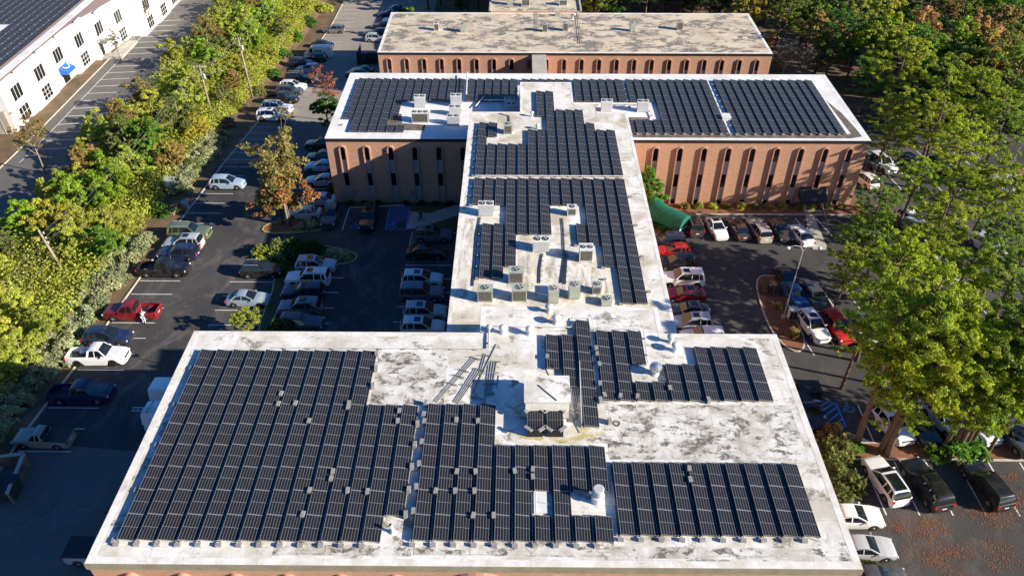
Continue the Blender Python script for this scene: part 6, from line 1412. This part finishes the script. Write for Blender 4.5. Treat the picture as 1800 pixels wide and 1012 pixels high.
for sx in (-1.15, 1.15):
    b.tube([(sx, 0, 2.5), (sx, -2.1, 1.8)], .03, 6)
    for k in range(4): b.tube([(sx, -.7 * k, .9), (sx, -.7 * k, 2.5 - .23 * k)], .025, 5)
link('handrail', b.mesh('hr', M['galv']), rt)
# small accessible parking signs
for i, (px, py) in enumerate([(628, 361), (726, 363)]):
    x, y, z = GP(px, py); rt = thing('parking_sign', ['small blue parking sign on a post by the brick wall', 'small blue parking sign on a post beside the hatched bay'][i], 'sign', (x, y + .5, z)); b = MB(); b.tube([(0, 0, 0), (0, 0, 1.9)], .03, 6); link('post', b.mesh('ps', M['galv']), rt)
    b = MB(); b.box(-.16, -.045, 1.5, .16, -.03, 1.95); link('sign_plate', b.mesh('sp', newmat('sign_blue', (.03, .12, .5), .5)), rt)
# black crate-like bin by the near building's side
x, y, z = GP(1419, 692); rt = thing('storage_bin', 'flat dark bin right behind the navy pickup', 'bin', (x, y, z)); b = MB(); b.box(-1, -.8, .1, 1, .8, 1.0); link('bin_body', b.mesh('sb2', M['black']), rt); b = MB(); b.box(-1.05, -.85, 1.0, 1.05, .85, 1.08); link('bin_lid', b.mesh('sl2', M['black']), rt)

# ------------------------------------------------------------------ people
def person(px, py, deg, lab, pose, shirt, trouser, hair):
    x, y, z = GP(px, py); rt = thing('person', lab, 'person', (x, y, z + .02), R(deg))
    if pose == 'lean': J = dict(pel=(0, 0, .93), ch=(.12, 0, 1.22), nk=(.28, 0, 1.42), hd=(.36, 0, 1.56), ht=(.42, 0, 1.68), kl=(.02, .11, .5), kr=(-.02, -.11, .5), al=(-.06, .12, .07), ar=(-.16, -.12, .07), el=(.36, .24, 1.12), er=(.38, -.24, 1.12), wl=(.60, .17, 1.06), wr=(.62, -.17, 1.06))
    else: J = dict(pel=(0, 0, .93), ch=(.02, 0, 1.22), nk=(.05, 0, 1.47), hd=(.07, 0, 1.60), ht=(.08, 0, 1.73), kl=(.2, .09, .52), kr=(-.02, -.09, .5), al=(.34, .1, .09), ar=(-.34, -.1, .14), el=(-.14, .27, 1.14), er=(.16, -.27, 1.14), wl=(-.02, .25, .92), wr=(.38, -.2, 1.05))
    def skin(nm, V, E, Rr, m, sub=1):
        me = bpy.data.meshes.new(nm); me.from_pydata(V, E, []); me.materials.append(m); o_ = link(nm, me, rt); md = o_.modifiers.new('skin', 'SKIN'); md.use_smooth_shade = True
        for i, r in enumerate(Rr): me.skin_vertices[0].data[i].radius = (r, r)
        me.skin_vertices[0].data[0].use_root = True; s_ = o_.modifiers.new('sub', 'SUBSURF'); s_.levels = s_.render_levels = sub; return o_
    def add_skin(nm, V, E, Rr, m):
        me = bpy.data.meshes.new(nm); me.from_pydata(V, E, []); me.skin_vertices or me.attributes; return None
    skm = newmat('skin_tone', (.42, .24, .16), .6); g = lambda k: J[k]
    mid = lambda a, b, t=.5: tuple(a[i] * (1 - t) + b[i] * t for i in range(3))
    shl, shr = (J['nk'][0] - .02, .17, J['nk'][2] - .06), (J['nk'][0] - .02, -.17, J['nk'][2] - .06); hl, hr_ = (0, .09, .9), (0, -.09, .9)
    V = [g('pel'), g('ch'), mid(g('ch'), g('nk'), .8), g('nk'), g('hd'), g('ht'), shl, g('el'), g('wl'), shr, g('er'), g('wr'), hl, g('kl'), g('al'), hr_, g('kr'), g('ar')]
    Rr = [.13, .145, .11, .055, .095, .07, .06, .045, .03, .06, .045, .03, .09, .06, .042, .09, .06, .042]
    E = [(0, 1), (1, 2), (2, 3), (3, 4), (4, 5), (2, 6), (6, 7), (7, 8), (2, 9), (9, 10), (10, 11), (0, 12), (12, 13), (13, 14), (0, 15), (15, 16), (16, 17)]
    for ank in (14, 17):
        a_ = V[ank]; V.append((a_[0] + .17, a_[1], a_[2] - .035)); Rr.append(.035); E.append((ank, len(V) - 1))
    for w0, e0 in ((8, 7), (11, 10)):
        d = unit(np.array(V[w0]) - np.array(V[e0])); s_ = unit(np.cross(d, [0, 0, 1])); p = np.array(V[w0]) + d * .07; V.append(tuple(p)); Rr.append(.028); pi_ = len(V) - 1; E.append((w0, pi_))
        for q, ln in zip((-1.5, -.5, .5, 1.5), (.06, .075, .08, .065)):
            V.append(tuple(p + s_ * q * .02 + d * .03)); Rr.append(.009); E.append((pi_, len(V) - 1)); V.append(tuple(p + s_ * q * .021 + d * (.03 + ln * .6) + np.array([0, 0, -.015]))); Rr.append(.008); E.append((len(V) - 2, len(V) - 1))
        V.append(tuple(p - d * .03 + s_ * .045)); Rr.append(.011); E.append((pi_, len(V) - 1)); V.append(tuple(p + d * .01 + s_ * .065)); Rr.append(.009); E.append((len(V) - 2, len(V) - 1))
    skin('body', V, E, Rr, skm)
    skin('shirt', [g('pel'), g('ch'), V[2], V[6], mid(V[6], g('el'), .9), V[9], mid(V[9], g('er'), .9)] + [mid(g('el'), g('wl'), .7), mid(g('er'), g('wr'), .7)], [(0, 1), (1, 2), (2, 3), (3, 4), (2, 5), (5, 6), (4, 7), (6, 8)], [.15, .165, .125, .075, .06, .075, .06, .045, .045], newmat('shirt_cloth', shirt, .9))
    skin('trousers', [(0, 0, .95), hl, g('kl'), mid(g('kl'), g('al'), .88), hr_, g('kr'), mid(g('kr'), g('ar'), .88)], [(0, 1), (1, 2), (2, 3), (0, 4), (4, 5), (5, 6)], [.14, .105, .075, .06, .105, .075, .06], newmat('trouser_cloth', trouser, .9))
    h_ = np.array(g('ht')); b = MB(); b.lathe([(.098, -.03), (.108, .02), (.09, .075), (.04, .1)], 12, tuple(h_ - [0.015, 0, .035])); link('hair', b.mesh('hair', newmat('hair_tone', hair, .8), True), rt)
    hd = np.array(g('hd')); b = MB()
    for sg in (-1, 1): b.box(hd[0] + .082, sg * .035 - .012, hd[2] + .02, hd[0] + .098, sg * .035 + .012, hd[2] + .035)
    b.box(hd[0] + .07, -.025, hd[2] - .05, hd[0] + .094, .025, hd[2] - .04); link('eyes_and_mouth', b.mesh('face', M['black']), rt)
    b = MB(); b.add([(hd[0] + .08, -.014, hd[2] - .02), (hd[0] + .08, .014, hd[2] - .02), (hd[0] + .12, 0, hd[2] - .015), (hd[0] + .085, 0, hd[2] + .03)], [(0, 1, 2), (0, 2, 3), (1, 3, 2)]); link('nose', b.mesh('nose', skm), rt)
    b = MB()
    for a_ in ('al', 'ar'): p = J[a_]; b.box(p[0] - .07, p[1] - .05, p[2] - .09, p[0] + .21, p[1] + .05, p[2] - .02)
    link('shoes', b.mesh('shoes', M['black']), rt); return rt
person(255, 568, 100, 'person in white top and pale trousers bending over the dark red pickup bed', 'lean', (.75, .76, .78), (.55, .62, .70), (.12, .09, .06))
person(740, 388, 215, 'person in black walking along the shaded footpath with a white bag', 'walk', (.01, .01, .012), (.012, .012, .014), (.06, .03, .015))
x, y, z = GP(737, 386); rt = thing('carried_bag', 'white bag carried by the person on the shaded footpath', 'bag', (x - .25, y - .1, z + .75)); b = MB(); b.add([(-.2, -.06, 0), (.2, -.06, 0), (.2, .06, 0), (-.2, .06, 0), (-.17, -.04, .28), (.17, -.04, .28), (.17, .04, .28), (-.17, .04, .28)], [(0, 3, 2, 1), (4, 5, 6, 7), (0, 1, 5, 4), (1, 2, 6, 5), (2, 3, 7, 6), (3, 0, 4, 7)]); link('bag_body', b.mesh('bag', M['white_metal']), rt); b = MB(); b.tube([(-.1, 0, .28), (-.06, 0, .42), (.06, 0, .42), (.1, 0, .28)], .012, 5); link('handle', b.mesh('bagh', M['white_metal']), rt)
